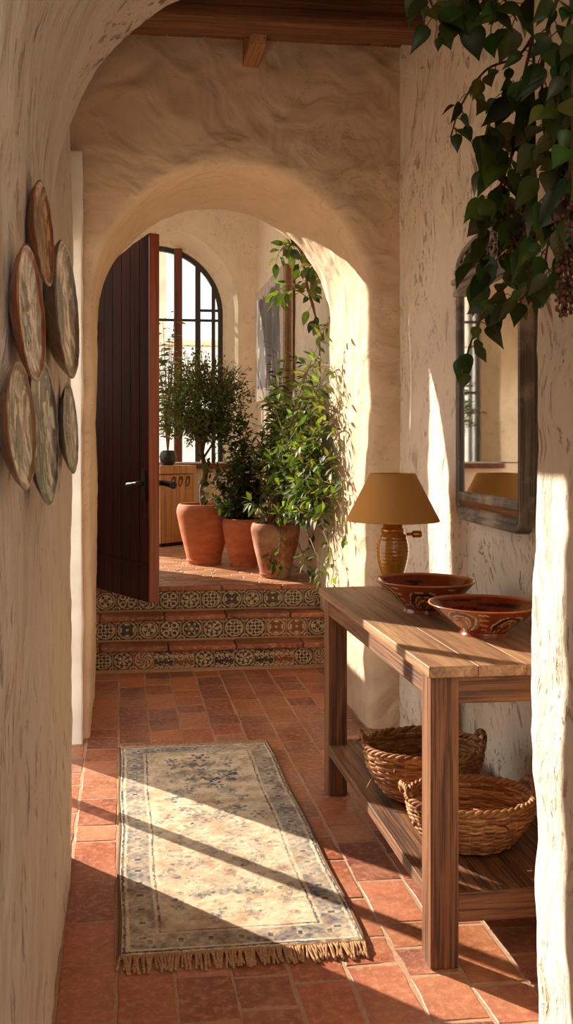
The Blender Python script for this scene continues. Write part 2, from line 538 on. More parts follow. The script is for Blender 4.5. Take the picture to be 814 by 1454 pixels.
def tile(vs, fs, cs, fm, x0, x1, y0, y1, z, h, col, bev=0.006):
    j = lambda: rnd.uniform(-0.003, 0.003)
    b = len(vs)
    c4 = [(x0 + j(), y0 + j()), (x1 + j(), y0 + j()), (x1 + j(), y1 + j()), (x0 + j(), y1 + j())]
    cx, cy = (x0 + x1) / 2, (y0 + y1) / 2
    tilt = [rnd.uniform(-0.0015, 0.0015) for _ in range(4)]
    # perimeter subdivided for chipped edges
    per = []
    for q in range(4):
        a, d = c4[q], c4[(q + 1) % 4]
        for s in range(5):
            u = s / 5
            px, py = a[0] + (d[0] - a[0]) * u, a[1] + (d[1] - a[1]) * u
            w = 0.004 * noise.noise(Vector((px * 21, py * 21, z)))
            px += w * (1 if px > cx else -1); py += w * (1 if py > cy else -1)
            per.append((px, py, tilt[q] * (1 - u) + tilt[(q + 1) % 4] * u))
    n = len(per)
    for px, py, t in per: vs.append((px, py, z - h))
    for px, py, t in per: vs.append((px, py, z - bev + t))
    for px, py, t in per:
        dx, dy = cx - px, cy - py; L = math.hypot(dx, dy)
        vs.append((px + dx / L * bev * 1.3, py + dy / L * bev * 1.3, z + t))
    vs.append((cx, cy, z + sum(tilt) / 4 - 0.0005))
    cs += [tuple(c * 0.8 for c in col)] * (2 * n) + [col] * (n + 1)
    for r in range(2):
        for i in range(n):
            fs.append((b + r * n + i, b + r * n + (i + 1) % n, b + (r + 1) * n + (i + 1) % n, b + (r + 1) * n + i)); fm.append(0)
    for i in range(n):
        fs.append((b + 2 * n + i, b + 2 * n + (i + 1) % n, b + 3 * n)); fm.append(0)


vs, fs, cs, fm = [], [], [], []
W = 0.152
x = -0.62; k = 0
while x < 1.75:
    y = -1.6 + rnd.uniform(-0.2, 0)
    while y < 5.86:
        L = rnd.choice([0.17, 0.2, 0.23, 0.27, 0.3]) if rnd.random() < 0.8 else 0.14
        tile(vs, fs, cs, fm, x + 0.003, x + W - 0.003, y + 0.0035, min(y + L, 5.90) - 0.0035, 0.0, 0.02, jitter(rnd.choice(TERRA), 0.20), 0.0035)
        y += L
    x += W
b = len(vs)
vs += [(-0.7, -1.7, -0.0018), (1.8, -1.7, -0.0018), (1.8, 5.9, -0.0018), (-0.7, 5.9, -0.0018)]
cs += [(1, 1, 1)] * 4; fs.append((b, b + 1, b + 2, b + 3)); fm.append(1)
struct(mesh_obj('floor', vs, fs, mats=[M_TERRA, M_GROUT], cols=cs, fmat=fm, smooth=False))

# upper floor: long worn bricks
vs, fs, cs, fm = [], [], [], []
y = 6.12; k = 0
while y < 9.1:
    d = 0.062
    x = -1.0 - rnd.uniform(0, 0.2)
    while x < 1.45:
        L = rnd.uniform(0.19, 0.26)
        tile(vs, fs, cs, fm, x + 0.002, x + L - 0.002, y + 0.002, y + d - 0.002, Z3 + 0.003 * noise.noise(Vector((x * 3, y * 5, 2))), 0.03, jitter(rnd.choice([srgb(186, 136, 98), srgb(170, 118, 84), srgb(198, 150, 112), srgb(158, 106, 78)]), 0.16), 0.003)
        x += L
    y += d
b = len(vs)
vs += [(-1.1, 6.12, Z3 - 0.004), (1.5, 6.12, Z3 - 0.004), (1.5, 9.3, Z3 - 0.004), (-1.1, 9.3, Z3 - 0.004)]
cs += [(1, 1, 1)] * 4; fs.append((b, b + 1, b + 2, b + 3)); fm.append(1)
struct(mesh_obj('floor_far', vs, fs, mats=[M_TERRA, M_GROUT], cols=cs, fmat=fm, smooth=False))

# ------------------------------------------------------------------ steps with painted tiles
CREAM, DARK, RUST = np.array(srgb(214, 188, 146)), np.array(srgb(44, 30, 24)), np.array(srgb(140, 72, 32))


def motif(u, v, k, rg):
    """u, v in -1..1; returns ink 0..1 (1 = cream slip), rust 0..1"""
    r = np.hypot(u, v); a = np.arctan2(v, u)
    ring = np.exp(-((r - 0.86) / 0.07) ** 2)
    inside = r < 0.8
    if k == 0:
        p = np.abs(np.cos(2 * a + 0.3)) * 0.72; q = (r < p) & (r > p * 0.35); q = q | (np.abs(r - 0.62) < 0.06)
    elif k == 1:
        p = np.abs(np.cos(3 * a)) * 0.7; q = (r < p) & ~((r < p * 0.65) & (r > 0.2))
    elif k == 2:
        q = (np.abs(np.sin(a * 4 + r * 7)) > 0.72) & inside
    elif k == 3:
        q = ((np.abs(np.abs(u) - np.abs(v)) > 0.34) & (r < 0.72)) | (r < 0.14)
        q = q & ~((np.abs(r - 0.45) < 0.06))
    elif k == 4:
        q = ((np.hypot(np.abs(u) - 0.4, np.abs(v) - 0.4) < 0.34) & ~(np.hypot(np.abs(u) - 0.4, np.abs(v) - 0.4) < 0.18)) | (r < 0.2)
    elif k == 5:
        q = ((np.sin((u + v) * 9) > 0.35) ^ (np.sin((u - v) * 9) > 0.35)) & inside
    elif k == 6:
        q = (r < 0.55) & (np.abs(np.cos(2.5 * a)) > 0.5) | ((r > 0.62) & (r < 0.8) & (np.sin(8 * a) > 0))
    else:
        q = np.sin(6 * u + 3.5 * np.sin(5 * v)) * np.cos(5 * v + 2.5 * np.sin(6 * u)) > 0.12
    q = q.astype(float)
    corner = ((np.hypot(np.abs(u) - 1, np.abs(v) - 1) < 0.36) & (np.hypot(np.abs(u) - 1, np.abs(v) - 1) > 0.2)).astype(float) * 0.8
    if k >= 7:
        return q * 0.9, 0.0
    return np.maximum.reduce([q, ring, corner]), 0.0


def riser(parent, x0, x1, z0, z1, Y, seed, busy):
    rg = np.random.RandomState(seed)
    nz = 64; nx = int(nz * (x1 - x0) / (z1 - z0))
    X, Z = np.meshgrid(np.linspace(0, 1, nx), np.linspace(0, 1, nz))
    L = (x1 - x0); hgt = z1 - z0
    nt = round(L / (hgt * 1.06))
    T = X * nt; ti = np.minimum(T.astype(int), nt - 1)
    u = (T - ti) * 2 - 1; v = Z * 2 - 1
    ink = np.zeros_like(X); rust = np.zeros_like(X)
    for k in range(nt):
        m = ti == k
        kind = rg.choice([7, 7, 2, 5, 7, 6] if busy else [0, 1, 2, 3, 4, 5, 6])
        uu, vv = u[m] * 1.05, v[m] * 1.05
        i, _ = motif(uu, vv, kind, rg)
        ink[m] = i
        if rg.rand() < (0.35 if busy else 0.15): rust[m] = 0.8
    gap = (np.abs(u) > 0.955) | (np.abs(v) > 0.95)
    wob = rg.rand(nz, nx)
    for _ in range(2):
        wob = (wob + np.roll(wob, 1, 0) + np.roll(wob, 1, 1) + np.roll(wob, -1, 0) + np.roll(wob, -1, 1)) / 5
    wob = (wob - wob.mean()) * 5
    s = np.clip(ink + wob * 0.25, 0, 1)[..., None]
    bg = DARK * (1 - rust[..., None]) + RUST * rust[..., None]
    C = bg * (1 - s) + CREAM * s * (0.85 + 0.3 * np.clip(wob, -0.5, 0.5)[..., None])
    C[gap] = np.array(srgb(168, 142, 110)) * 0.8
    dep = 0.0035 * s[..., 0] - 0.004 * gap
    V = np.stack([x0 + X * L, Y - dep, z0 + Z * hgt], -1).reshape(-1, 3)
    I = np.arange(nx * nz).reshape(nz, nx)
    Fc = np.stack([I[:-1, :-1], I[:-1, 1:], I[1:, 1:], I[1:, :-1]], -1).reshape(-1, 4)
    o = mesh_obj('tiled_riser', V.tolist(), Fc.tolist(), M_TINT, parent, True, C.reshape(-1, 3))
    return o


YS = [5.845, 5.985, 6.12]; ZS = [0.0, 0.165, 0.328, Z3]
SX0, SX1 = -0.30, 1.32
for i in range(3):
    root = thing('stair_step', ['lowest tiled step, its riser crowded with brown and cream scrollwork', 'middle tiled step with round flower medallions on the riser', 'top tiled step edging the brick upper floor under the door'][i], 'step', (0, 0, 0))
    struct(root)
    y1 = YS[i + 1] + 0.02 if i < 2 else 6.16
    m = MB().box((SX0, YS[i] + 0.012, ZS[i] - 0.03), (SX1, y1 + 0.03, ZS[i + 1] - 0.03), 0)
    m.build('step_core', M_GROUT, root)
    riser(root, SX0, SX1, ZS[i] + 0.008 + (0.012 if i == 0 else 0), ZS[i + 1] - 0.03, YS[i] + 0.010, 11 + i, i == 0)
    m = MB()
    x = SX0; first = True
    while x < SX1 - 0.01:
        L = 0.17 if first else rnd.uniform(0.34, 0.42)
        first = False
        e = min(x + L, SX1)
        dz = rnd.uniform(-0.003, 0.003)
        col = jitter(rnd.choice([srgb(130, 66, 40), srgb(118, 58, 36), srgb(142, 78, 48)]), 0.12)
        m.box((x + 0.003, YS[i] - 0.022 + rnd.uniform(-0.004, 0.004), ZS[i + 1] - 0.034 + dz), (e - 0.003, y1, ZS[i + 1] + dz), 0.011, col, seg=2)
        x = e
    m.build('brick_nosing', M_TERRA, root, True, True)

# ------------------------------------------------------------------ far window
wroot = struct(thing('window_1', 'arched steel window with a brown wooden post in the far wall', 'window', (WX, 9.30, SILL)))
arc = [Vector((WRF * math.cos(a), 0, WZ - 0.01 - SILL + WRF * math.sin(a))) for a in [PI * i / 48 for i in range(49)]]
ring = [Vector((WRF, 0, 0))] + arc + [Vector((-WRF, 0, 0))]
P = []
for p in ring:
    c = Vector((0, 0, WZ - SILL)) if p.z > WZ - SILL else Vector((0, 0, p.z))
    n = (c - p); n.normalize()
    P.append([p + Vector((0, -0.025, 0)), p + n * 0.045 + Vector((0, -0.025, 0)), p + n * 0.045 + Vector((0, 0.025, 0)), p + Vector((0, 0.025, 0))])
MB().grid(P, closed_v=True).build('window_frame', M_STEEL, wroot)
def topz(x): return WZ - 0.01 - SILL + math.sqrt(max(0, (WRF - 0.02) ** 2 - x * x))
for px, w in ((0.747 - WX, 0.026), (0.900 - WX, 0.018), (-(0.747 - WX), 0.026), (-(0.9 - WX), 0.018)):
    MB().box((px - w, -0.02, 0), (px + w, 0.02, topz(px)), 0.003).build('mullion', M_STEEL, wroot)
m = MB().box((-WRF + 0.01, -0.018, 2.615 - SILL - 0.012), (WRF - 0.01, 0.018, 2.615 - SILL + 0.012), 0.003)
m.build('transom', M_STEEL, wroot)
m = MB().box((0.747 - WX, -0.016, 2.70 - SILL), (WRF - 0.02, 0.016, 2.725 - SILL), 0.003)
m.build('transom', M_STEEL, wroot)
m = MB().box((-WRF + 0.02, -0.016, 1.9 - SILL), (WRF - 0.02, 0.016, 1.925 - SILL), 0.003)
m.build('transom', M_STEEL, wroot)
MB().box((0.550 - WX - 0.04, -0.09, 0.0), (0.550 - WX + 0.04, -0.02, topz(0.22) + 0.03), 0.012, seg=2).build('post', M_POST, wroot)
poly = [(-WRF + 0.02, 0.0)] + [((WRF - 0.02) * math.cos(a), WZ - 0.01 - SILL + (WRF - 0.02) * math.sin(a)) for a in [PI - PI * i / 32 for i in range(33)]] + [(WRF - 0.02, 0.0)]
MB().prism(poly, 'y', 0.002, 0.006).build('pane', M_GLASS, wroot)
struct(MB().box((WX - WR - 0.03, 8.93, SILL - 0.05), (WX + WR + 0.03, 9.30, SILL), 0.012).build('window_sill', M_POST))

# post standing in the side opening of the left wall (its shadow crosses the rug)
struct(MB().box((XL - 0.24, 3.955, 0.0), (XL - 0.19, 4.00, 2.36), 0.006).build('side_opening_post', M_DOOR))

# ------------------------------------------------------------------ outside
struct(MB().box((-40, -20, -0.35), (-0.62, 60, -0.30), 0).build('ground_outside', M_GROUND))
struct(MB().box((-0.62, 9.45, -0.35), (40, 60, -0.30), 0).build('ground_garden', M_GROUND))
mb = MB().box((-7.0, 20, -0.3), (1.35, 22, 6.6), 0)
o = thing('outside_house', 'cream rendered house wall outside beyond the arched window', 'building', (0, 20, 0))
mb2 = MB().box((-7, 0, -0.3), (0.95, 2, 6.4), 0.03); mb2.build('wall', M_CREAM, o)
MB().box((-7.1, -0.12, 6.4), (1.05, 2.1, 6.55), 0.03).build('cornice', M_WHITEWASH, o)
o = thing('garden_wall', 'low whitewashed garden wall outside the arched window', 'wall', (0, 13, 0))
MB().box((-6, 0, -0.3), (6, 0.3, 2.75), 0.03).build('wall_body', M_WHITEWASH, o)
MB().box((-6.05, -0.05, 2.75), (6.05, 0.35, 2.83), 0.02).build('coping', M_CREAM, o)

# ------------------------------------------------------------------ door leaf
hx, hy = -0.130, 6.085
fx, fy = 0.186, 5.47
ang = math.atan2(fy - hy, fx - hx)
DW = math.hypot(fx - hx, fy - hy)
d = struct(thing('door_1', 'dark plank door with an arched top standing open at the steps', 'door', (hx, hy, 0.495), ang))
top_pts = [(0, 1.76), (0.06, 1.90), (0.16, 1.985), (0.30, 2.04), (0.5, 2.085), (0.77, 2.125), (0.9, 2.13)]
def dtop(u):
    for (a, b), (c, e) in zip(top_pts, top_pts[1:]):
        if a <= u <= c: return b + (e - b) * (u - a) / (c - a)
    return top_pts[-1][1]
m = MB()
nb = 6
for i in range(nb):
    a, b = DW * i / nb, DW * (i + 1) / nb
    g = 0.0035
    poly = [(a + g, 0.0), (b - g, 0.0)] + [(b - g - (b - a - 2 * g) * s / 6, dtop(b - g - (b - a - 2 * g) * s / 6)) for s in range(7)]
    m.prism(poly, 'y', -0.030, 0.030)
m.build('planks', M_DOOR, d)
m = MB()
poly = [(0.0, 0.0), (DW, 0.0)] + [(DW - DW * s / 20, dtop(DW - DW * s / 20) - 0.004) for s in range(21)]
m.prism(poly, 'y', -0.022, 0.022)
m.build('core', M_DOOR, d)
MB().box((DW - 0.002, -0.032, 0.0), (DW + 0.010, 0.032, dtop(DW)), 0.004).build('door_edge', M_DOOREDGE, d)
MB().box((0.01, -0.037, 0.20), (DW - 0.01, -0.029, 0.215), 0.003).build('bottom_rail', M_DOOR, d)
h = MB().box((DW - 0.075, -0.040, 0.58), (DW - 0.035, -0.030, 0.76), 0.006)
h = h.build('lock_plate', M_IRON, d)
hm = MB()
hm.tube(ribbon([(DW - 0.055, -0.035, 0.68), (DW - 0.055, -0.075, 0.68), (DW - 0.075, -0.085, 0.682), (DW - 0.14, -0.085, 0.672), (DW - 0.165, -0.083, 0.668)], 24), lambda t: 0.011 + 0.004 * math.sin(t * 9), 10)
hm.build('handle', M_IRON, h, True)
hm = MB()
hm.tube(ribbon([(DW - 0.055, 0.030, 0.68), (DW - 0.055, 0.075, 0.68), (DW - 0.03, 0.088, 0.68), (DW + 0.05, 0.088, 0.673), (DW + 0.075, 0.088, 0.67)], 24), lambda t: 0.014 + 0.008 * t, 10)
hm.build('handle', M_IRON, d, True)
for hz in (0.28, 1.62):
    hm = MB().box((-0.030, -0.040, hz - 0.06), (0.02, -0.028, hz + 0.06), 0.004)
    hm.tube([(-0.018, -0.040, hz - 0.07), (-0.018, -0.040, hz + 0.07)], 0.011, 10)
    hm.build('hinge', M_IRON, d)

# ------------------------------------------------------------------ rug
RX0, RX1, RY0, RY1 = -0.005, 0.680, 2.600, 4.390
def make_rug():
    r = thing('rug', 'faded blue and cream runner rug on the terracotta floor', 'rug', (RX0, RY0, 0.0))
    w, l = RX1 - RX0, RY1 - RY0
    nx, ny = 230, 600
    rg = np.random.RandomState(3)
    X, Y = np.meshgrid(np.linspace(0, w, nx), np.linspace(0, l, ny))
    def fbm(cell, oct=3, ax=(1, 1)):
        out = np.zeros((ny, nx)); amp = 1
        for o in range(oct):
            c = cell / 2 ** o
            gx, gy = int(w / c / ax[0]) + 3, int(l / c / ax[1]) + 3
            g = rg.rand(gy, gx)
            fx = X / c / ax[0]; fy = Y / c / ax[1]
            ix, iy = fx.astype(int), fy.astype(int)
            ux, uy = fx - ix, fy - iy
            ux = ux * ux * (3 - 2 * ux); uy = uy * uy * (3 - 2 * uy)
            out += amp * ((g[iy, ix] * (1 - ux) + g[iy, ix + 1] * ux) * (1 - uy) + (g[iy + 1, ix] * (1 - ux) + g[iy + 1, ix + 1] * ux) * uy)
            amp *= 0.55
        return out / 1.85
    wear = fbm(0.10); fine = fbm(0.012, 2); streak = fbm(0.02, 2, (3.0, 0.3))
    cx = np.abs(X - w / 2); cy = np.abs(Y - l / 2)
    dx = w / 2 - cx; dy = l / 2 - cy; d = np.minimum(dx, dy)
    wob = (fine - 0.5) * 0.010
    blue = np.zeros((ny, nx))
    def line(dd, a, b, s=1.0): return ((dd + wob > a) & (dd + wob < b)) * s
    blue = np.maximum(blue, line(d, 0.008, 0.016, 0.8))
    blue = np.maximum(blue, line(d, 0.026, 0.100, 0.48))
    blue = np.maximum(blue, line(d, 0.110, 0.116, 0.7))
    # border ornament: cream rosettes and bars cut from the blue band
    along = np.where(dx < dy, Y, X)
    ph = along * 2 * PI / 0.085
    dd = (d - 0.063) / 0.037
    ros = (np.cos(ph) * 0.55 - np.abs(dd) * 0.9 + 0.15 * np.cos(ph * 3) + (fine - .5)) > 0.02
    blue[(d > 0.03) & (d < 0.096) & ros] = 0.18
    core = (np.cos(ph) > 0.86) & (np.abs(dd) < 0.3) & (d < 0.1)
    blue[core] = 0.8
    # field: mirrored blossoms, leaves and two medallions
    field = d > 0.125
    U = cx; 
    F = np.zeros((ny, nx))
    mot = [(0.0, 1.42, 0.11, 5, 1.0), (0.10, 1.36, 0.06, 4, 1.0), (0.0, 1.60, 0.05, 6, 1.0), (0.0, 0.40, 0.085, 5, 0.8), (0.0, 0.93, 0.07, 6, 0.6)]
    for i in range(95):
        mot.append((abs(rg.normal(0, 0.11)) + 0.02, rg.uniform(0.16, l - 0.16), rg.uniform(0.014, 0.042), rg.randint(3, 7), rg.uniform(0.4, 1.0)))
    for (mx, my, rr, k, s) in mot:
        a = np.arctan2(Y - my, U - mx); rad = np.hypot(U - mx, (Y - my) * 0.9)
        pet = rr * (0.62 + 0.38 * np.cos(k * a + mx * 40))
        body = (rad + wob < pet) & ~((rad < pet * 0.62) & (rad > pet * 0.4))
        F = np.maximum(F, body * s)
    F = np.maximum(F, ((np.abs(np.sin(Y * 21 + 3 * np.sin(U * 26))) < 0.08) & (U < 0.2)) * 0.35)
    fade = np.clip((Y / l - 0.15) * 1.2, 0.35, 1.0)
    blue = np.where(field, F * (0.25 + 0.75 * fade), blue)
    thr = np.clip((wear - 0.30) * 2.6, 0, 1)
    blue = blue * 1.6 * (0.5 + 0.5 * thr) * np.clip(1.3 - streak * 0.5, 0.4, 1)
    blue = np.clip(blue + (fine - 0.5) * 1.1 * (blue > 0.05) + np.clip((streak - 0.52) * 2.2, 0, 0.55) * field * np.clip(wear * 1.6 - 0.3, 0.2, 1), 0, 1)
    cream = np.array(srgb(232, 212, 180)); tan = np.array(srgb(192, 154, 114)); bl = np.array(srgb(40, 54, 80)); rst = np.array(srgb(150, 100, 70))
    base = cream + (tan - cream) * np.clip((fbm(0.06) - 0.42) * 2.2, 0, 1)[..., None]
    rr = np.clip((fbm(0.03) - 0.62) * 3, 0, 0.5)[..., None]
    base = base * (1 - rr) + rst * rr
    C = base * (1 - blue[..., None]) + bl * blue[..., None]
    C *= (0.86 + 0.28 * fine)[..., None]
    Z = 0.012 + 0.0025 * (fine - 0.5) + 0.002 * (wear - 0.5)
    edge = np.clip(d / 0.006, 0, 1); Z = Z * (0.35 + 0.65 * edge)
    wx = 0.003 * np.sin(Y * 9)
    V = np.stack([X + wx, Y, Z], -1).reshape(-1, 3)
    I = np.arange(nx * ny).reshape(ny, nx)
    Fc = np.stack([I[:-1, :-1], I[:-1, 1:], I[1:, 1:], I[1:, :-1]], -1).reshape(-1, 4)
    t = NT('rug_wool')
    n = t.noise(t.coord((1, 1, 1)), 420, 2, 0.7)
    t.set(t.mix(1.0, t.attr(), t.ramp(n.outputs[0], [(0.3, 0.80), (0.7, 1.0)]), 'MULTIPLY'), 1.0, t.bump(n.outputs[0], 0.8, 0.004), Sheen_Weight=0.15)
    mesh_obj('pile', V.tolist(), Fc.tolist(), t.m, r, True, C.reshape(-1, 3))
    # bound edges
    mcord = simple('rug_cord', srgb(112, 78, 52), 1.0, nz=200, bump=0.5)
    for xx in (0.0, w):
        m = MB().tube([(xx + 0.003 * math.sin(k / 40 * l * 9), k / 40 * l, 0.006) for k in range(41)], 0.006, 6)
        m.build('selvedge', mcord, r, True)
    mfr = simple('rug_fringe', srgb(176, 134, 96), 1.0, nz=150, bump=0.4, var=0.35)
    for y0, sg, ln in ((0.0, -1, 0.075), (l, 1, 0.045)):
        m = MB()
        n = 120
        for i in range(n):
            x = w * (i + 0.5) / n + rnd.uniform(-0.002, 0.002)
            L = ln * rnd.uniform(0.75, 1.1); dxx = rnd.uniform(-0.014, 0.014)
            pts = [(x, y0, 0.009), (x + dxx * .3, y0 + sg * L * .35, 0.010 + rnd.uniform(0, .004)), (x + dxx * .7, y0 + sg * L * .7, 0.006), (x + dxx, y0 + sg * L, 0.0045)]
            m.tube(ribbon(pts, 7), lambda t: 0.0030 + 0.0012 * t, 5)
        m.tube([(w * k / 60, y0 + sg * 0.004, 0.008 + 0.0015 * math.sin(k * 2.3)) for k in range(61)], 0.0065, 6)
        m.build('fringe', mfr, r, True)
make_rug()

# ------------------------------------------------------------------ console table
TX0, TX1, TY0, TY1 = 0.806, 1.345, 2.425, 3.84
tb = thing('console_table', 'rustic wooden console table with a low shelf against the right wall', 'table', (TX0, TY0, 0))
tw, tl = TX1 - TX0, TY1 - TY0
m = MB()
nb = 4
for i in range(nb):
    m.box((tw * i / nb + 0.0002, 0, 0.783), (tw * (i + 1) / nb - 0.0002, tl + rnd.uniform(-.004, .004), 0.813), 0.0025 if 0 < i < 3 else 0.004, seg=2)
m.build('table_top', M_WTOP, tb, True)
for (lx, ly) in ((0.012, 0.022), (tw - 0.095, 0.022), (0.012, tl - 0.130), (tw - 0.095, tl - 0.130)):
    m = MB().box((lx, ly, 0.0), (lx + 0.078, ly + 0.078, 0.785), 0.006, seg=2)
    m.build('leg', M_WOOD['z'], tb)
a0, a1 = 0.705, 0.784
MB().box((0.016, 0.09, a0 + 0.012), (0.040, tl - 0.12, a1), 0.004).build('apron', M_WOOD['y'], tb)
MB().box((tw - 0.042, 0.09, a0), (tw - 0.018, tl - 0.12, a1), 0.004).build('apron', M_WOOD['y'], tb)
MB().box((0.088, 0.030, a0), (tw - 0.092, 0.056, a1), 0.004).build('apron', M_WOOD['x'], tb)
MB().box((0.088, tl - 0.085, a0), (tw - 0.092, tl - 0.060, a1), 0.004).build('apron', M_WOOD['x'], tb)
m = MB()
for i in range(3):
    xa, xb = 0.014 + (tw - 0.03) * i / 3, 0.014 + (tw - 0.03) * (i + 1) / 3
    m.box((xa + 0.0003, 0.030, 0.165), (xb - 0.0003, tl - 0.06, 0.203), 0.0025)
m.build('shelf', M_WOOD['y'], tb)
MB().box((0.088, 0.024, 0.122), (tw - 0.092, 0.052, 0.202), 0.005).build('shelf_rail', M_WOOD['x'], tb)
MB().box((0.088, tl - 0.085, 0.122), (tw - 0.092, tl - 0.055, 0.200), 0.005).build('shelf_rail', M_WOOD['x'], tb)

# ------------------------------------------------------------------ bowls
def bowl(loc, R, Hh, label, seed, rot):
    o = thing('bowl', label, 'bowl', loc, rot, 'glazed bowls on the console table')
    prof = [(0.0, 0.004), (0.36, 0.003), (0.42, 0.0), (0.45, 0.012), (0.42, 0.10), (0.44, 0.16), (0.62, 0.40), (0.80, 0.66), (0.94, 0.88), (1.0, 0.97), (1.005, 1.0), (0.985, 1.01), (0.95, 0.97), (0.80, 0.72), (0.60, 0.46), (0.40, 0.27), (0.2, 0.2), (0.0, 0.19)]
    cur = ribbon([Vector((r * R, 0, z * Hh)) for r, z in prof], 110)
    n = 200
    vs, cs, fs = [], [], []
    base, dark, cr = np.array(srgb(138, 58, 30)), np.array(srgb(58, 26, 18)), np.array(srgb(226, 190, 138))
    rg = random.Random(seed)
    for i, p in enumerate(cur):
        out = i < 110 * 10.2 / 17
        v = p.z / Hh
        for j in range(n):
            a = 2 * PI * j / n
            q = 1 + 0.006 * noise.noise(Vector((math.cos(a) * 2, math.sin(a) * 2, seed)))
            vs.append((p.x * q * math.cos(a), p.x * q * math.sin(a), p.z))
            c = base * (0.9 + 0.25 * noise.noise(Vector((math.cos(a) * 3, math.sin(a) * 3, p.z * 30 + seed))))
            if out and 0.2 < v < 0.93:
                ph = a * 5 / (2 * PI) + seed * 0.37
                u = (ph % 1.0) * 2 - 1
                w = (v - 0.2) / 0.73
                wob = 0.10 * noise.noise(Vector((a * 3, v * 5, seed)))
                rr = math.hypot(u * 1.15, (w - 0.20) * 1.25) + wob
                kk = int(ph) % 3
                if kk == 2: rr = math.hypot(u * 1.4 - 0.4 * w, (w - 0.5) * 1.6) + wob
                if 0.50 < rr < 0.74: c = dark * 1.1
                for q0 in (0.30, 0.50, 0.78):
                    if abs(rr - q0) < 0.024: c = cr
                if abs(u) > 0.86 and abs(math.sin(w * 12 + u * 5)) < 0.33: c = cr * 0.9
            elif not out and p.x > 0.05 * R and 0.3 < v < 0.9:
                if noise.noise(Vector((a * 1.2, v * 9, seed + 3))) > 0.18: c = dark * 1.25
            if v > 0.965: c = np.array(srgb(188, 110, 70))
            cs.append(c)
    m = len(cur)
    for i in range(m - 1):
        for j in range(n):
            fs.append((i * n + j, i * n + (j + 1) % n, (i + 1) * n + (j + 1) % n, (i + 1) * n + j))
    t = NT('slip_glaze_%d' % seed)
    nn = t.noise(t.coord(), 25, 4)
    t.set(t.mix(1.0, t.attr(), t.ramp(nn.outputs[0], [(0.3, 0.75), (0.7, 1.0)]), 'MULTIPLY'), 0.16, t.bump(nn.outputs[0], 0.12, 0.004), Coat_Weight=0.5)
    mesh_obj('bowl_body', vs, fs, t.m, o, True, cs)
    return o


bowl((1.062, 3.235, 0.813), 0.172, 0.112, 'larger brown glazed bowl between the lamp and the nearer bowl', 1, 0.4)
bowl((1.118, 2.835, 0.813), 0.170, 0.095, 'nearer brown glazed bowl with cream loops, at the table front', 2, 1.5)

# ------------------------------------------------------------------ lamp
LX, LY = 1.098, 3.765
lp = thing('table_lamp', 'ochre cone shade lamp on an amber ribbed glass base', 'lamp', (LX, LY, 0.813))
prof = [(0.0, 0.0), (0.040, 0.0), (0.046, 0.006), (0.043, 0.014), (0.035, 0.022), (0.040, 0.045), (0.054, 0.085), (0.064, 0.13), (0.066, 0.165), (0.060, 0.20), (0.050, 0.225), (0.045, 0.235)]
cur = ribbon([Vector((r, 0, z)) for r, z in prof], 90)
cur = [(p.x + (0.0012 * math.sin(p.z * 420) if 0.04 < p.z < 0.22 else 0), p.z) for p in cur]
t = NT('amber_glass')
n = t.noise(t.coord(), 30, 4)
t.set(t.mix(n.outputs[0], srgb(140, 84, 20), srgb(196, 136, 48)), 0.12, t.bump(n.outputs[0], 0.2, 0.004), Transmission_Weight=0.35, Coat_Weight=0.6)
MB().lathe(cur, 56).build('lamp_base', t.m, lp, True)
M_BRASS = simple('brass', srgb(190, 138, 62), 0.28, 0.9, 30, 0.1)
MB().lathe([(0.0, 0.232), (0.046, 0.232), (0.048, 0.238), (0.046, 0.246), (0.040, 0.248), (0.042, 0.256), (0.036, 0.262), (0.016, 0.266), (0.013, 0.30), (0.013, 0.34), (0.0, 0.345)], 40).build('neck', M_BRASS, lp, True)
m = MB()
m.tube([(0.055, -0.01, 0.222), (0.080, -0.014, 0.222)], 0.006, 10)
m.tube(ribbon([(0.078, -0.0135, 0.222), (0.085, -0.0145, 0.222), (0.105, -0.018, 0.222), (0.114, -0.019, 0.222)], 12), lambda t: 0.013 + 0.002 * math.sin(t * PI), 14)
m.build('switch_knob', M_BRASS, lp, True)
t = NT('shade_fabric')
n = t.noise(t.coord((1, 1, 1)), 240, 2)
cc = t.mix(n.outputs[0], srgb(198, 142, 70), srgb(214, 162, 90))
t.set(cc, 0.85, t.bump(n.outputs[0], 0.15, 0.002))
tr = t.n('ShaderNodeBsdfTranslucent'); t.l(cc, tr.inputs[0])
mx = t.n('ShaderNodeMixShader'); mx.inputs[0].default_value = 0.25
t.l(t.b.outputs[0], mx.inputs[1]); t.l(tr.outputs[0], mx.inputs[2]); t.l(mx.outputs[0], t.out.inputs[0])
z0, z1 = 0.277, 0.468
prof = [(0.186, z0), (0.188, z0 - 0.001), (0.1885, z0 + 0.003), (0.092, z1), (0.0905, z1 + 0.001), (0.0895, z1 - 0.001), (0.1855, z0 + 0.002)]
MB().lathe(prof, 72).build('lamp_shade', t.m, lp, True)
m = MB()
for k in range(3):
    a = 2 * PI * k / 3
    m.tube([(0.012 * math.cos(a), 0.012 * math.sin(a), 0.335), (0.090 * math.cos(a), 0.090 * math.sin(a), z1 - 0.012)], 0.0022, 6)
m.tube([(0.0905 * math.cos(2 * PI * k / 40), 0.0905 * math.sin(2 * PI * k / 40), z1 - 0.003) for k in range(40)], 0.0022, 6, closed=True)
m.build('shade_carrier', M_BRASS, lp, True)

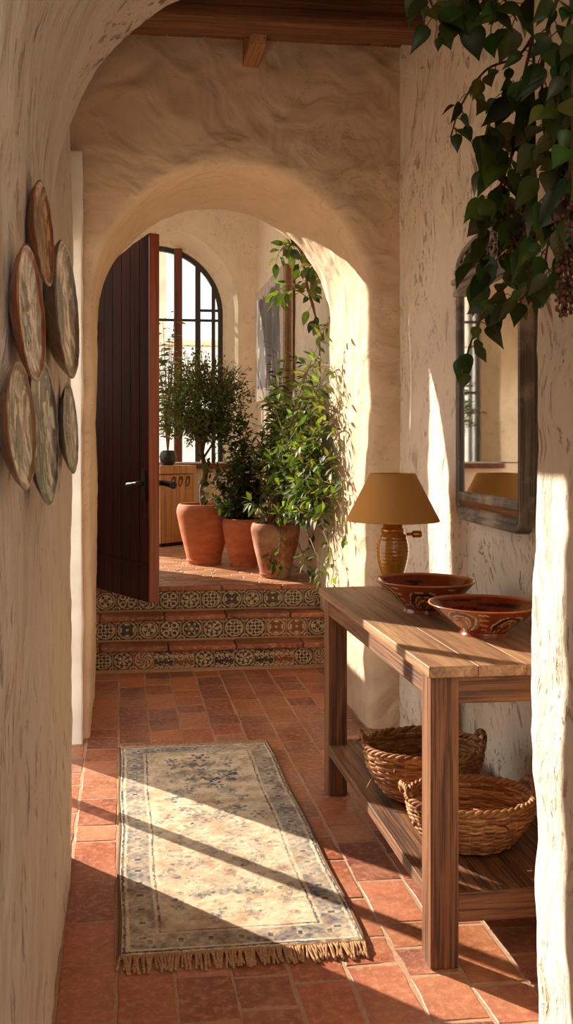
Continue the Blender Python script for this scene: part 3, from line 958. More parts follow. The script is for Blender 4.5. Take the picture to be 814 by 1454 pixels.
# ------------------------------------------------------------------ baskets
def basket(loc, rx, ry, hgt, label, seed, rotz, tilt=0.0):
    o = thing('basket', label, 'basket', loc, rotz, 'wicker baskets on the table shelf')
    rg = random.Random(seed)
    NS = 30
    M_W = tinted('wicker_%d' % seed, 0.62, 60, 0.4, 0.45)
    tones = [srgb(178, 118, 66), srgb(160, 102, 54), srgb(196, 142, 88), srgb(140, 84, 44), srgb(186, 130, 72)]
    def rad(v): return 0.60 + 0.42 * math.sin(v * PI / 2) ** 0.8 - 0.03 * v * v
    m = MB()
    rows = 19
    for i in range(rows):
        v = (i + 0.5) / rows
        for strand in (0, 1):
            pts = []
            N = 150
            for k in range(N):
                a = 2 * PI * k / N
                w = 0.0036 * math.sin(a * NS / 2 * 1.0 + (i + strand) * PI) + 0.003 * noise.noise(Vector((math.cos(a) * 3, math.sin(a) * 3, i * 1.7 + seed + strand)))
                zz = v * hgt + 0.006 * noise.noise(Vector((math.cos(a) * 2.2, math.sin(a) * 2.2, i * .6 + seed * 3 + strand * 5))) + strand * 0.004
                r = rad(v)
                pts.append((math.cos(a) * (rx * r + w), math.sin(a) * (ry * r + w), zz + 0.004))
            m.tube(pts, rg.uniform(0.0032, 0.0052), 5, jitter(rg.choice(tones), 0.15), closed=True)
    WV = m
    m = MB()
    for s in range(NS):
        a = 2 * PI * s / NS
        pts = [(math.cos(a) * rx * rad(k / 8), math.sin(a) * ry * rad(k / 8), 0.004 + hgt * k / 8) for k in range(9)]
        m.tube(pts, 0.0038, 5, jitter(rg.choice(tones), 0.15))
    m.build('stakes', M_W, o, True, True)
    m = MB()
    for s in range(14):
        y = -1 + 2 * (s + 0.5) / 14
        hw = math.sqrt(1 - y * y) * 0.61
        m.tube([(rx * hw * (k / 6 * 2 - 1), ry * 0.61 * y, 0.006 + 0.003 * math.sin(k * 3 + s)) for k in range(7)], 0.006, 5, jitter(rg.choice(tones), 0.15))
    m.build('bottom', M_W, o, True, True)
    m = MB()
    for strand in range(3):
        pts = []
        N = 200
        for k in range(N):
            a = 2 * PI * k / N
            ph = a * 16 + strand * 2 * PI / 3
            pts.append((math.cos(a) * (rx * rad(1) + 0.006 * math.cos(ph)), math.sin(a) * (ry * rad(1) + 0.006 * math.cos(ph)), hgt + 0.006 + 0.006 * math.sin(ph) + 0.006 * noise.noise(Vector((math.cos(a) * 2, math.sin(a) * 2, seed)))))
        m.tube(pts, 0.0055, 6, jitter(rg.choice(tones), 0.1), closed=True)
    m.build('rim', M_W, o, True, True)
    # knotted loop handles at both ends, and loose twigs
    for a0, nm in ((PI * 0.94, 1), (PI * 0.02, -1)):
        m = MB()
        cx, cy = math.cos(a0) * rx * rad(1), math.sin(a0) * ry * rad(1)
        for strand in range(4):
            pts = []
            for k in range(40):
                u = k / 39
                b = PI * u
                ph = u * 22 + strand * PI / 2
                pts.append((cx + math.cos(a0) * 0.012 * math.sin(b) + 0.006 * math.cos(ph), cy + 0.045 * math.cos(b) + 0.004 * math.sin(ph), hgt + 0.004 + 0.034 * math.sin(b) + 0.006 * math.sin(ph)))
            m.tube(pts, 0.0042, 5, jitter(rg.choice(tones), 0.12))
        m.build('handle', M_W, o, True, True)
    m = WV
    for s in range(16):
        a = rg.uniform(0, 2 * PI); v = rg.uniform(0.4, 1.0); r = rad(v)
        p = Vector((math.cos(a) * rx * r, math.sin(a) * ry * r, hgt * v))
        q = p + Vector((rg.uniform(-.06, .06), rg.uniform(-.06, .06), rg.uniform(-.03, .025)))
        q.x *= 0.97; q.y *= 0.97
        m.tube(ribbon([p, (p + q) / 2 + Vector((0, 0, 0.012)), q], 8), 0.0028, 5, jitter(rg.choice(tones), 0.2))
    m.build('weave', M_W, o, True, True)
    return o


basket((1.035, 2.735, 0.2115), 0.190, 0.150, 0.135, 'front wicker basket, lighter and shallower, behind the near table leg', 5, 0.03)
basket((1.020, 3.13, 0.2115), 0.200, 0.175, 0.165, 'rear wicker basket, darker and deeper, behind the front basket', 6, -0.05)

# ------------------------------------------------------------------ mirror
MA = math.radians(3.0)
MW, MH = 0.685, 0.93
# local x runs from the far edge to the near edge, local y goes into the wall, z up
mr = thing('mirror', 'tall mirror in a carved grey weathered frame on the right wall', 'mirror', (1.345, 3.58, 1.108), -PI / 2 - MA)
M_FR = wood('weathered_frame', 'z', srgb(62, 54, 48), srgb(128, 116, 104), 1.2, 0.5, 0.6, wear=srgb(176, 162, 146))
M_FRX = wood('weathered_frame_level', 'x', srgb(84, 72, 62), srgb(150, 134, 118), 1.2, 0.5, 0.6, wear=srgb(182, 170, 156))
M_FRB = wood('frame_side', 'z', srgb(96, 66, 44), srgb(140, 100, 70), 1.0, 0.6, 0.4)
def rrect(x0, x1, z0, z1, rb, rt, n=8):
    out = []
    for cx, cz, r, a0 in ((x1 - rb, z0 + rb, rb, -PI / 2), (x1 - rt, z1 - rt, rt, 0), (x0 + rt, z1 - rt, rt, PI / 2), (x0 + rb, z0 + rb, rb, PI)):
        for k in range(n + 1):
            a = a0 + PI / 2 * k / n
            out.append((cx + r * math.cos(a), cz + r * math.sin(a)))
    return out
def ring_frame(o1, i1, y_back, prof):
    """frame between two matching outlines; prof: list of (t, y) across"""
    P = []
    for (ax, az), (bx, bz) in zip(o1, i1):
        P.append([Vector((ax + (bx - ax) * t, y, az + (bz - az) * t)) for t, y in prof])
    return MB().grid(P, closed_u=True)
YF = -0.046   # front of the frame (towards the room is -y)
outl = rrect(0, MW, 0, MH, 0.055, 0.05)
inl = rrect(0.034, MW - 0.016, 0.055, MH - 0.05, 0.01, 0.01)
ring_frame(outl, inl, 0, [(0, 0.0), (0, YF + 0.012), (0.06, YF), (0.30, YF - 0.004), (0.42, YF + 0.008), (0.5, YF + 0.008), (0.62, YF - 0.004), (0.8, YF - 0.001), (1.0, YF + 0.008), (1.0, -0.005)]).build('frame', M_FR, mr, True)
t = NT('mirror_silver')
nn = t.noise(t.coord(), 3, 4)
t.set(t.ramp(nn.outputs[0], [(0.3, (0.80, 0.82, 0.78)), (0.7, (0.90, 0.90, 0.86))]), 0.03, t.bump(nn.outputs[0], 0.015, 0.01), Metallic=1.0)
MB().box((0.028, -0.034, 0.045), (MW - 0.010, -0.022, MH - 0.04), 0.002).build('mirror_glass', t.m, mr)
m = MB().box((0.030, YF - 0.004, 0.078), (MW - 0.012, YF + 0.020, 0.112), 0.008, seg=2)
m.build('lower_rail', M_FRX, mr, True)
M_WARM = wood('frame_inlay', 'x', srgb(110, 62, 32), srgb(158, 96, 54), 1.0, 0.4, 0.3)
MB().box((0.030, -0.038, 0.05), (MW - 0.012, -0.0345, 0.080), 0.002).build('lower_panel', M_WARM, mr)
m = MB()
m.box((0.0, YF - 0.014, MH - 0.065), (MW, YF + 0.03, MH - 0.045), 0.008, seg=2)
m.box((0.002, YF - 0.008, MH - 0.045), (MW - 0.002, YF + 0.03, MH - 0.020), 0.006, seg=2)
m.box((-0.003, YF - 0.022, MH - 0.020), (MW + 0.003, YF + 0.03, MH + 0.002), 0.009, seg=2)
m.build('top_moulding', M_FRX, mr, True)
# carved crest: shouldered board with pierced ovals
cr = [(-0.005, MH)]
for k in range(25):
    a = PI - PI * k / 24
    cr.append((MW / 2 + (MW / 2 + 0.005) * math.cos(a) * (1 if abs(math.cos(a)) > 0.4 else 1), MH - 0.02 + 0.15 * math.sin(a) ** 0.45))
cr.append((MW + 0.005, MH))
CREST = MB().prism(cr, 'y', YF + 0.010, -0.005)
CREST = CREST.build('crest', M_FR, mr)
m = MB()
def edge_pt(a, s=1.0): return Vector((MW / 2 + (MW / 2 - 0.012) * math.cos(a) * s, YF + 0.004, MH - 0.02 + 0.138 * s * math.sin(a) ** 0.45))
m.tube([edge_pt(PI * (0.02 + 0.96 * k / 40)) for k in range(41)], 0.012, 8)
m.build('crest_edge', M_FRX, CREST, True)
for k in range(9):
    u = (k + 0.5) / 9
    m = MB(); cx = MW * u; cz = MH + 0.045 * math.sin(PI * u) ** 0.5 + 0.014
    pts = [(cx + 0.024 * math.cos(2 * PI * q / 20), YF + 0.004, cz + 0.030 * math.sin(2 * PI * q / 20)) for q in range(20)]
    m.tube(pts, 0.008, 7, closed=True)
    m.lathe([(0.0, 0.010), (0.008, 0.008), (0.022, 0.0), (0.022, -0.012)], 12, (cx, YF + 0.004, cz))
    m.build('carved_oval', M_FRX, CREST, True)

# ------------------------------------------------------------------ plates on the left pier
M_PLATE = {}
def plate(px, py, D, Xp, label, pal, seed, tilt, asp=1.0, thick=0.014):
    """round plate hung on the pier; centre at the picture height, standing off the plaster"""
    d = _R * ((px - CX) / F_PX) + Vector((0, 0, (CY - py) / F_PX)) + _F
    tt = Xp / d.x
    c = Vector((0, 0, H_CAM)) + d * tt
    o = thing('wall_plate', label, 'plate', c, 0.0, 'plates hung on the left wall')
    rim, mid, ctr, acc = [np.array(p) for p in pal]
    R = D / 2
    prof = [(0.0, -1.0), (0.45, -1.0), (0.62, -0.95), (0.86, -0.35), (0.985, 0.20), (1.0, 0.30), (0.985, 0.37), (0.955, 0.36), (0.88, 0.16), (0.70, -0.10), (0.4, -0.22), (0.0, -0.25)]
    cur = ribbon([Vector((r, 0, z)) for r, z in prof], 64)
    n = 96
    # axis towards the room, turned a little to the camera
    ax = Vector((math.cos(tilt), -math.sin(tilt), 0.06)).normalized()
    up = (Vector((0, 0, 1)) - ax * ax.z).normalized(); sd = up.cross(ax)
    vs, cs, fs = [], [], []
    for p in cur:
        for j in range(n):
            a = 2 * PI * j / n
            q = 1 + 0.03 * noise.noise(Vector((math.cos(a) * 1.3, math.sin(a) * 1.3, seed * 3.1)))
            r = p.x * R * q
            zz = p.z * thick * 1.15 + 0.0015 * noise.noise(Vector((math.cos(a) * 5 * p.x, math.sin(a) * 5 * p.x, seed)))
            vs.append(up * (r * math.sin(a)) + sd * (r * math.cos(a) * asp) + ax * zz)
            f1 = noise.noise(Vector((math.cos(a) * p.x * 3, math.sin(a) * p.x * 0.9, seed * 7)))
            f2 = noise.noise(Vector((math.cos(a) * p.x * 9, math.sin(a) * p.x * 2.4, seed * 5)))
            if p.x > 0.86 or p.z < -0.3: c0 = rim * (0.85 + 0.5 * f2)
            elif p.x * math.sqrt(1.9 * math.cos(a) ** 2 + 0.6 * math.sin(a) ** 2) < 0.44 + 0.3 * f1 and f2 < 0.28: c0 = ctr * (0.8 + 0.8 * f2)
            elif f2 > 0.10: c0 = acc
            else: c0 = mid * (0.9 + 0.4 * f2)
            cs.append(np.clip(c0, 0.005, 1))
    for i in range(len(cur) - 1):
        for j in range(n):
            fs.append((i * n + j, i * n + (j + 1) % n, (i + 1) * n + (j + 1) % n, (i + 1) * n + j))
    mesh_obj('plate_body', vs, fs, M_PLT, o, True, cs)
    m = MB()
    m.tube([ax * (-thick * 0.7), Vector((-0.05, 0.01, 0.0))], 0.003, 6)
    m.build('hook', M_IRON, o)
    return o


t = NT('plate_glaze')
nn = t.noise(t.coord((1, 1, 0.4)), 70, 5, 0.7)
t.set(t.mix(1.0, t.attr(), t.ramp(nn.outputs[0], [(0.3, 0.62), (0.6, 1.0)]), 'MULTIPLY'), 0.22, t.bump(nn.outputs[0], 0.6, 0.0025), Coat_Weight=0.3)
M_PLT = t.m
S = srgb
TL = math.radians(6.0)
plate(59, 331, 0.185, -0.140, 'rust brown plate, topmost of the six on the left wall', [S(140, 78, 40), S(156, 104, 62), S(52, 36, 28), S(206, 164, 112)], 1, TL)
plate(41, 445, 0.205, -0.138, 'rust rimmed plate with a cream streaked centre, left of the tall dark plate', [S(156, 82, 40), S(186, 168, 146), S(26, 25, 28), S(232, 220, 200)], 2, TL)
plate(90, 441, 0.315, -0.131, 'deep grey brown plate with a dark centre, beside the pale wall strip', [S(120, 92, 64), S(166, 142, 112), S(30, 33, 40), S(220, 206, 180)], 3, TL, thick=0.028)
plate(27, 605, 0.180, -0.140, 'tan and grey plate nearest the camera in the lower row', [S(142, 98, 62), S(176, 148, 112), S(92, 74, 56), S(226, 208, 176)], 4, TL)
plate(60, 610, 0.265, -0.138, 'blackish green marbled plate in the middle of the lower row', [S(46, 42, 32), S(66, 62, 48), S(20, 20, 20), S(206, 198, 172)], 5, TL)
plate(98, 609, 0.245, -0.140, 'small grey plate in the lower row beside the wall edge', [S(104, 84, 62), S(170, 156, 134), S(84, 78, 70), S(204, 192, 168)], 6, TL)

# ------------------------------------------------------------------ leaves
class Leaves:
    def __init__(s): s.v = []; s.f = []; s.c = []
    def leaf(s, p, d, nrm, L, W, col, prof=(0.0, 0.62, 1.0, 0.88, 0.5, 0.0), curl=0.25, fold=0.25):
        d = d.normalized(); nrm = (nrm - d * nrm.dot(d))
        if nrm.length < 1e-5: nrm = d.orthogonal()
        nrm.normalize(); sd = d.cross(nrm)
        b = len(s.v); n = len(prof)
        cd = tuple(c * 0.85 for c in col)
        for i, w in enumerate(prof):
            t = i / (n - 1)
            c = p + d * (L * t) - nrm * (curl * L * t * t)
            s.v.append(c); s.c.append(tuple(min(1, x * 1.25) for x in col))
            if 0 < i < n - 1:
                e = nrm * (fold * W * w * 0.5)
                s.v.append(c + sd * (W * w / 2) + e); s.v.append(c - sd * (W * w / 2) + e)
                s.c.append(col); s.c.append(cd)
        # faces: tip points have one vertex, others three
        idx = []
        k = b
        for i in range(n):
            if 0 < i < n - 1: idx.append((k, k + 1, k + 2)); k += 3
            else: idx.append((k,)); k += 1
        for i in range(n - 1):
            A, B = idx[i], idx[i + 1]
            if len(A) == 1:
                s.f.append((A[0], B[0], B[1])); s.f.append((A[0], B[2], B[0]))
            elif len(B) == 1:
                s.f.append((A[0], B[0], A[1])); s.f.append((A[0], A[2], B[0]))
            else:
                s.f.append((A[0], B[0], B[1], A[1])); s.f.append((A[0], A[2], B[2], B[0]))
    def build(s, name, mat, parent):
        return mesh_obj(name, s.v, s.f, mat, parent, True, s.c)


def rvec(r=rnd):
    while True:
        v = Vector((r.uniform(-1, 1), r.uniform(-1, 1), r.uniform(-1, 1)))
        if 0.05 < v.length < 1: return v.normalized()


GREENS = [srgb(64, 82, 36), srgb(80, 100, 46), srgb(50, 68, 32), srgb(100, 116, 58), srgb(116, 128, 72)]


def pot(parent, R, Hh, mat, rim=True, belly=0.0):
    prof = [(0.0, 0.0), (0.60, 0.0), (0.63, 0.01), (0.66, 0.05), (0.67, 0.08), (0.655, 0.10), (0.76, 0.30), (0.90, 0.55), (0.99, 0.76), (1.03, 0.88), (1.0, 0.955), (0.95, 1.0), (0.87, 1.0), (0.84, 0.97), (0.86, 0.88), (0.80, 0.84)]
    cur = ribbon([Vector((r * R, 0, z * Hh)) for r, z in prof], 60)
    po = MB().lathe([(p.x, p.z) for p in cur], 56, wob=0.015)
    po = po.build('pot', mat, parent, True)
    MB().lathe([(0.84 * R, 0.90 * Hh), (0.5 * R, 0.92 * Hh), (0.0, 0.93 * Hh)], 30, wob=0.03).build('soil', M_SOIL, po, True)


t = NT('terracotta_pot')
nn = t.noise(t.coord((1, 1, 3)), 5, 6, 0.65)
n2 = t.noise(t.coord(), 60, 4)
c = t.mix(t.ramp(nn.outputs[0], [(0.35, 0.0), (0.7, 1.0)]), srgb(172, 92, 56), srgb(202, 128, 86))
c = t.mix(t.ramp(n2.outputs[0], [(0.6, 0.0), (0.75, 0.35)]), c, srgb(214, 176, 142))
M_POT = t.set(c, 0.8, t.bump(n2.outputs[0], 0.3, 0.003))
t = NT('worn_pot')
nn = t.noise(t.coord(), 7, 6, 0.7)
c = t.mix(t.ramp(nn.outputs[0], [(0.4, 0.0), (0.62, 1.0)]), srgb(148, 82, 56), srgb(196, 150, 118))
M_POT2 = t.set(c, 0.85, t.bump(nn.outputs[0], 0.4, 0.006))

# --- clipped tree in the first pot
tr_ = thing('potted_tree', 'round headed small-leaved tree in a large terracotta pot', 'potted plant', (0.632, 7.25, Z3))
pot(tr_, 0.205, 0.455, M_POT)
m = MB()
m.tube(ribbon([(0.0, 0, 0.40), (-0.018, 0, 0.55), (0.012, 0.01, 0.70), (-0.02, 0, 0.86), (-0.01, 0, 1.10)], 26), lambda t: 0.024 - 0.008 * t, 8)
for k in range(9):
    a = k * 2.4; 
    m.tube(ribbon([(-0.01, 0, 0.80 + 0.03 * k), (0.09 * math.cos(a), 0.09 * math.sin(a), 0.95 + 0.03 * k), (0.22 * math.cos(a), 0.22 * math.sin(a), 1.12 + 0.04 * k)], 10), lambda t: 0.010 - 0.006 * t, 6)
m.build('trunk', M_TRUNK, tr_, True)
lv = Leaves(); tw_ = MB()
r2 = random.Random(21)
cen = Vector((-0.01, 0, 1.20)); rad = Vector((0.365, 0.365, 0.395))
for k in range(760):
    dv = rvec(r2); q = r2.uniform(0.72, 1.02) if k < 690 else r2.uniform(1.0, 1.16)
    q *= 1 + 0.22 * noise.noise(dv * 2.2 + Vector((3, 1, 5)))
    if dv.z < -0.65: q *= 0.8
    end = cen + Vector((dv.x * rad.x, dv.y * rad.y, dv.z * rad.z)) * q
    st = cen + Vector((dv.x * rad.x, dv.y * rad.y, dv.z * rad.z)) * q * 0.42 + rvec(r2) * 0.05
    mid = (st + end) / 2 + rvec(r2) * 0.02
    pts = ribbon([st, mid, end + Vector((0, 0, 0.02))], 8)
    if k % 2 == 0: tw_.tube(pts, 0.0022, 4)
    dd = (end - st).normalized()
    nl = 10
    for i in range(nl):
        u = (i + 0.5) / nl
        p = pts[min(7, int(u * 8))] + rvec(r2) * 0.012
        dl = (dd * 0.5 + rvec(r2)).normalized()
        g = r2.choice(GREENS); g = tuple(x * r2.uniform(0.8, 1.35) for x in g)
        lv.leaf(p, dl, rvec(r2) + Vector((0, 0, 0.7)), r2.uniform(0.022, 0.040), r2.uniform(0.009, 0.015), g, (0, 0.9, 1.0, 0), 0.15, 0.2)
tw_.build('twigs', M_STEM, tr_, True)
lv.build('foliage', M_LEAF, tr_)

# --- dark leafy shrub in the second pot
def leafy(lv, stems, pts, r, n, L0, L1, greens, droop=0.2, spread=0.025, r2=rnd, rs=0.0030, narrow=0.42, t0=0.15):
    stems.tube(pts, lambda t: rs * (1.25 - 0.8 * t), 5)
    N = len(pts)
    for i in range(n):
        u = t0 + (1 - t0) * (i + r2.random()) / n
        k = min(N - 2, int(u * (N - 1)))
        p = pts[k].lerp(pts[k + 1], u * (N - 1) - k)
        ax = (pts[k + 1] - pts[k]).normalized()
        sd = rvec(r2); sd = (sd - ax * sd.dot(ax)).normalized()
        dl = (sd + ax * 0.55 + Vector((0, 0, -droop))).normalized()
        L = r2.uniform(L0, L1)
        q = p + dl * r2.uniform(0.006, spread)
        stems.tube([p, q], 0.0011, 3, cap=False)
        g = r2.choice(greens); g = tuple(x * r2.uniform(0.75, 1.2) for x in g)
        lv.leaf(q, dl, Vector((0, 0, 1)) + rvec(r2) * 0.55, L, L * r2.uniform(narrow * 0.85, narrow * 1.15), g, (0, 0.7, 1.0, 0.9, 0.55, 0), r2.uniform(0.05, 0.35), 0.22)


s2 = thing('potted_shrub', 'dark green leafy shrub in the terracotta pot beside the round headed tree', 'potted plant', (0.905, 7.02, Z3))
pot(s2, 0.155, 0.36, M_POT)
lv, st = Leaves(), MB(); r2 = random.Random(31)
for k in range(58):
    a = r2.uniform(0, 2 * PI); R = r2.uniform(0.05, 0.33) ; z = r2.uniform(0.38, 1.12)
    R *= math.sin(min(1, max(0.15, (z - 0.3) / 0.35)) * PI / 2)
    ex = -0.03 + R * math.cos(a)
    end = Vector((min(ex, 0.30), R * math.sin(a), z))
    mid = Vector((end.x * 0.45, end.y * 0.45, 0.34 + (z - 0.34) * 0.65)) + rvec(r2) * 0.03
    leafy(lv, st, ribbon([(r2.uniform(-.04, .04), r2.uniform(-.04, .04), 0.33), mid, end], 14), 1, 26, 0.045, 0.085, GREENS[:3] + [srgb(44, 66, 30)], 0.15, 0.02, r2, t0=0.3)
st.build('stems', M_STEM, s2, True)
lv.build('foliage', M_LEAF, s2)

# --- climber in the third, weathered pot
PX3, PY3 = 1.055, 6.46
s3 = thing('potted_climber', 'pale green climbing plant in a weathered pot at the step edge, reaching up the wall', 'potted plant', (PX3, PY3, Z3))
pot(s3, 0.165, 0.37, M_POT2)
lv, st = Leaves(), MB(); r2 = random.Random(41)
BR = GREENS[1:] + [srgb(126, 150, 70)]
O = Vector((PX3, PY3, Z3))
def LP(x, y, Y): return at(x, y, Y) - O
for k in range(175):
    cxp, cyp = r2.gauss(434, 36), r2.gauss(632, 60)
    if cxp < 355: cxp = 355 + r2.random() * 40
    if cxp > 494: cxp = 494 - r2.random() * 50
    if cyp > 745: cyp = 745 - r2.random() * 100
    Yd = r2.uniform(5.75, 6.7) if cxp < 415 else (r2.uniform(5.2, 6.3) if cxp < 455 else r2.uniform(4.95, 5.6))
    end = LP(cxp, cyp, Yd)
    mx_ = (1.26 if Yd > 5.6 else 1.14) - PX3
    if end.x > mx_: end.x = mx_ - r2.random() * 0.04
    base = Vector((r2.uniform(-.06, .06), r2.uniform(-.06, .06), 0.34))
    mid = base.lerp(end, 0.55) + Vector((0, 0, r2.uniform(0.03, 0.14))) + rvec(r2) * 0.05
    if mid.x > 0.22: mid.x = 0.22
    leafy(lv, st, ribbon([base, mid, end], 14), 1, 26, 0.045, 0.080, BR, 0.2, 0.02, r2, t0=0.4)
# the climbing stem with leaves
W = [(455, 690, 6.15), (470, 620, 5.95), (458, 550, 5.95), (455, 515, 5.95), (453, 470, 5.95), (440, 420, 5.95), (434, 390, 5.95), (428, 360, 5.95), (418, 346, 5.95), (408, 352, 5.92)]
pts = ribbon([LP(*w) for w in W], 60)
st.tube(pts, lambda t: 0.010 - 0.005 * t, 7)
st.tube([p + Vector((0.010 * math.cos(i * 0.8), 0.010 * math.sin(i * .8), 0)) for i, p in enumerate(pts)], 0.004, 5)
def big_leaf_at(p, d, L, g=None, w=0.55):
    lv.leaf(p, d, Vector((-0.3, -1, 0.5)) + rvec(r2) * 0.5, L, L * w, g or tuple(x * r2.uniform(.8, 1.2) for x in r2.choice(BR)), (0, 0.8, 1.0, 0.85, 0.5, 0), r2.uniform(.1, .4), 0.2)
for u0 in range(26, 60):
    for q in range(2 if 32 < u0 < 52 else 1):
        p = pts[u0] + rvec(r2) * 0.01
        d = Vector((r2.uniform(-1, 1), r2.uniform(-.8, .2), r2.uniform(-0.9, 0.3)))
        pp = p + d.normalized() * r2.uniform(0.02, 0.06)
        st.tube([p, pp], 0.0014, 3, cap=False)
        big_leaf_at(pp, d, r2.uniform(0.055, 0.10))
for br in ([(428, 390, 5.95), (412, 402, 5.9), (396, 412, 5.88), (388, 418, 5.86)], [(440, 425, 5.95), (420, 412, 5.9), (402, 418, 5.88), (396, 430, 5.86)], [(452, 470, 5.95), (462, 465, 5.8), (470, 462, 5.7)], [(418, 350, 5.95), (408, 345, 5.9), (398, 356, 5.88), (392, 372, 5.86)], [(432, 385, 5.95), (444, 375, 5.8), (452, 380, 5.75)]):
    leafy(lv, st, ribbon([LP(*w) for w in br], 10), 1, 11, 0.06, 0.10, BR, 0.35, 0.03, r2, 0.003, 0.5)
# trailing shoots in front of the pot, over the step and against the jamb
for br in ([(398, 700, 6.25), (398, 745, 6.16), (397, 790, 6.08), (402, 812, 6.05)], [(430, 690, 6.2), (432, 730, 6.1), (440, 700, 6.05)], [(470, 640, 5.9), (462, 690, 5.85), (448, 750, 6.0), (430, 795, 6.05)],
           [(452, 690, 5.8), (470, 740, 5.4), (480, 765, 5.35), (484, 795, 5.3)], [(460, 640, 5.8), (480, 655, 5.4), (492, 640, 5.2)], [(440, 600, 5.9), (475, 575, 5.5), (493, 600, 5.3), (494, 625, 5.25)], [(445, 690, 5.7), (470, 700, 5.2), (488, 730, 4.95), (492, 770, 4.85)], [(440, 720, 5.7), (462, 760, 5.3), (474, 800, 5.1), (470, 830, 5.05)], [(445, 560, 5.8), (470, 520, 5.4), (488, 530, 5.15), (496, 570, 5.0)], [(450, 640, 5.6), (478, 660, 5.15), (494, 690, 4.9)], [(445, 610, 5.5), (470, 600, 5.15), (490, 640, 4.9)], [(430, 740, 5.8), (450, 790, 5.4), (455, 830, 5.3)],
           [(400, 770, 6.15), (385, 790, 6.1), (392, 805, 6.08)], [(420, 640, 6.1), (395, 590, 6.2), (372, 570, 6.3)], [(420, 760, 6.1), (435, 800, 6.06), (446, 815, 6.05)]):
    pp = [LP(*w) for w in br]
    for p in pp:
        if p.x > 1.18 - PX3 and p.y + PY3 < 5.6: p.x = 1.18 - PX3
        if p.x > 1.27 - PX3: p.x = 1.27 - PX3
    leafy(lv, st, ribbon(pp, 16), 1, 15, 0.040, 0.075, BR, 0.25, 0.025, r2, 0.004, 0.42, 0.3)
for q in lv.v + st.v:      # nothing grows into the plaster
    lim = (1.175 if q.y + PY3 < 5.58 else 1.262) - PX3
    if q.x > lim: q.x = lim - 0.004 * rnd.random()
st.build('stems', M_STEM, s3, True)
lv.build('foliage', M_LEAF, s3)

# --- plant in a black pot on the cabinet, in front of the window
CABX, CABY = 0.43, 8.72
cb = thing('cabinet', 'pale pine cabinet with carved motifs under the arched window', 'cabinet', (CABX, CABY, Z3), math.radians(40))
CB = 0.34
MB().box((-CB / 2 - 0.08, -CB / 2, 0.03), (CB / 2, CB / 2, 0.64), 0.008).build('body', M_CAB, cb)
MB().box((-CB / 2 - 0.095, -CB / 2 - 0.012, 0.645), (CB / 2 + 0.012, CB / 2 + 0.012, 0.72), 0.008).build('top', M_CAB, cb)
MB().box((-CB / 2 - 0.07, -CB / 2 + 0.01, 0.0), (CB / 2 - 0.01, CB / 2 - 0.01, 0.03), 0.003).build('plinth', M_DOOR, cb)
M_CARVE = simple('carved_dark', srgb(104, 62, 30), 0.7, nz=40)
for s in range(3):
    for face in (0, 1):
        m = MB()
        uo = -0.10 + 0.09 * s
        pts = []
        for k in range(18):
            a = 2 * PI * k / 17 * 1.3
            e, z = uo + (0.018 + 0.010 * k / 17) * math.cos(a), 0.575 + 0.045 * math.sin(a * 1.1)
            pts.append((e, -CB / 2 - 0.002, z) if face == 0 else (CB / 2 + 0.002, e, z))
        m.tube(pts, 0.005, 5)
        m.build('carved_motif', M_CARVE, cb, True)
MB().box((-CB / 2 - 0.03, -CB / 2 - 0.004, 0.09), (CB / 2 - 0.03, -CB / 2 + 0.002, 0.50), 0.004).build('door', M_CAB, cb)
pb = thing('potted_shoot', 'tall sparse plant in a black pot on the pine cabinet', 'potted plant', (0.425, 8.72, Z3 + 0.72))
M_BLACK = simple('black_glaze', (0.02, 0.018, 0.016), 0.35)
MB().lathe([(0, 0), (0.05, 0), (0.07, 0.03), (0.078, 0.08), (0.066, 0.125), (0.062, 0.135), (0.055, 0.13), (0.06, 0.10), (0, 0.10)], 32).build('pot', M_BLACK, pb, True)
lv, st = Leaves(), MB(); r2 = random.Random(51)
for k in range(17):
    a = r2.uniform(0, 2 * PI); R = r2.uniform(0.03, 0.20); z = r2.uniform(0.7, 1.5)
    leafy(lv, st, ribbon([(0, 0, 0.1), (R * .4 * math.cos(a), R * .4 * math.sin(a) - 0.02, z * .6), (R * math.cos(a), R * math.sin(a) * 0.5 - 0.04, z)], 14), 1, 18, 0.065, 0.115, [srgb(120, 130, 60), srgb(140, 142, 74), srgb(96, 112, 50)], 0.5, 0.025, r2, 0.004, 0.38)
st.build('stems', M_STEM, pb, True)
lv.build('foliage', M_LEAF, pb)

# ------------------------------------------------------------------ painting on the far right wall
pt = thing('painting', 'grey abstract painting on a deep canvas on the far right wall', 'painting', (1.285, 7.05, 1.78))
PLn, PH, PT = 1.50, 0.98, 0.075
ny, nz = 150, 100
rg = np.random.RandomState(8)
vs, cs, fs = [], [], []
gry, drk, wht, red, och = [np.array(S(*c)) for c in ((128, 120, 116), (70, 68, 70), (206, 198, 188), (140, 60, 50), (176, 150, 120))]
for i in range(ny):
    for j in range(nz):
        u, v = i / (ny - 1), j / (nz - 1)
        p = Vector((u * 3.0, v * 1.2, 4.0))
        f = noise.fractal(p * 2.0, 1.0, 2.0, 4) ; g = noise.fractal(Vector((u * 9, v * 3.6, 9)), 1.0, 2.0, 5)
        e = min(u, 1 - u, v, 1 - v)
        c = gry + (drk - gry) * max(0, min(1, 0.5 + f)) if e > 0.10 + 0.04 * g else wht + (och - wht) * max(0, min(1, 0.4 + g))
        if g > 0.55: c = wht
        if e > 0.1 and noise.noise(Vector((u * 6, v * 3, 20))) > 0.5: c = red * 0.6 + gry * 0.4
        vs.append((-PT + 0.004 * g, u * PLn, v * PH)); cs.append(np.clip(c, 0.01, 1))
for i in range(ny - 1):
    for j in range(nz - 1):
        fs.append((i * nz + j, i * nz + j + 1, (i + 1) * nz + j + 1, (i + 1) * nz + j))
M_PAINT = tinted('oil_paint', 0.7, 60, 0.5, 0.3)
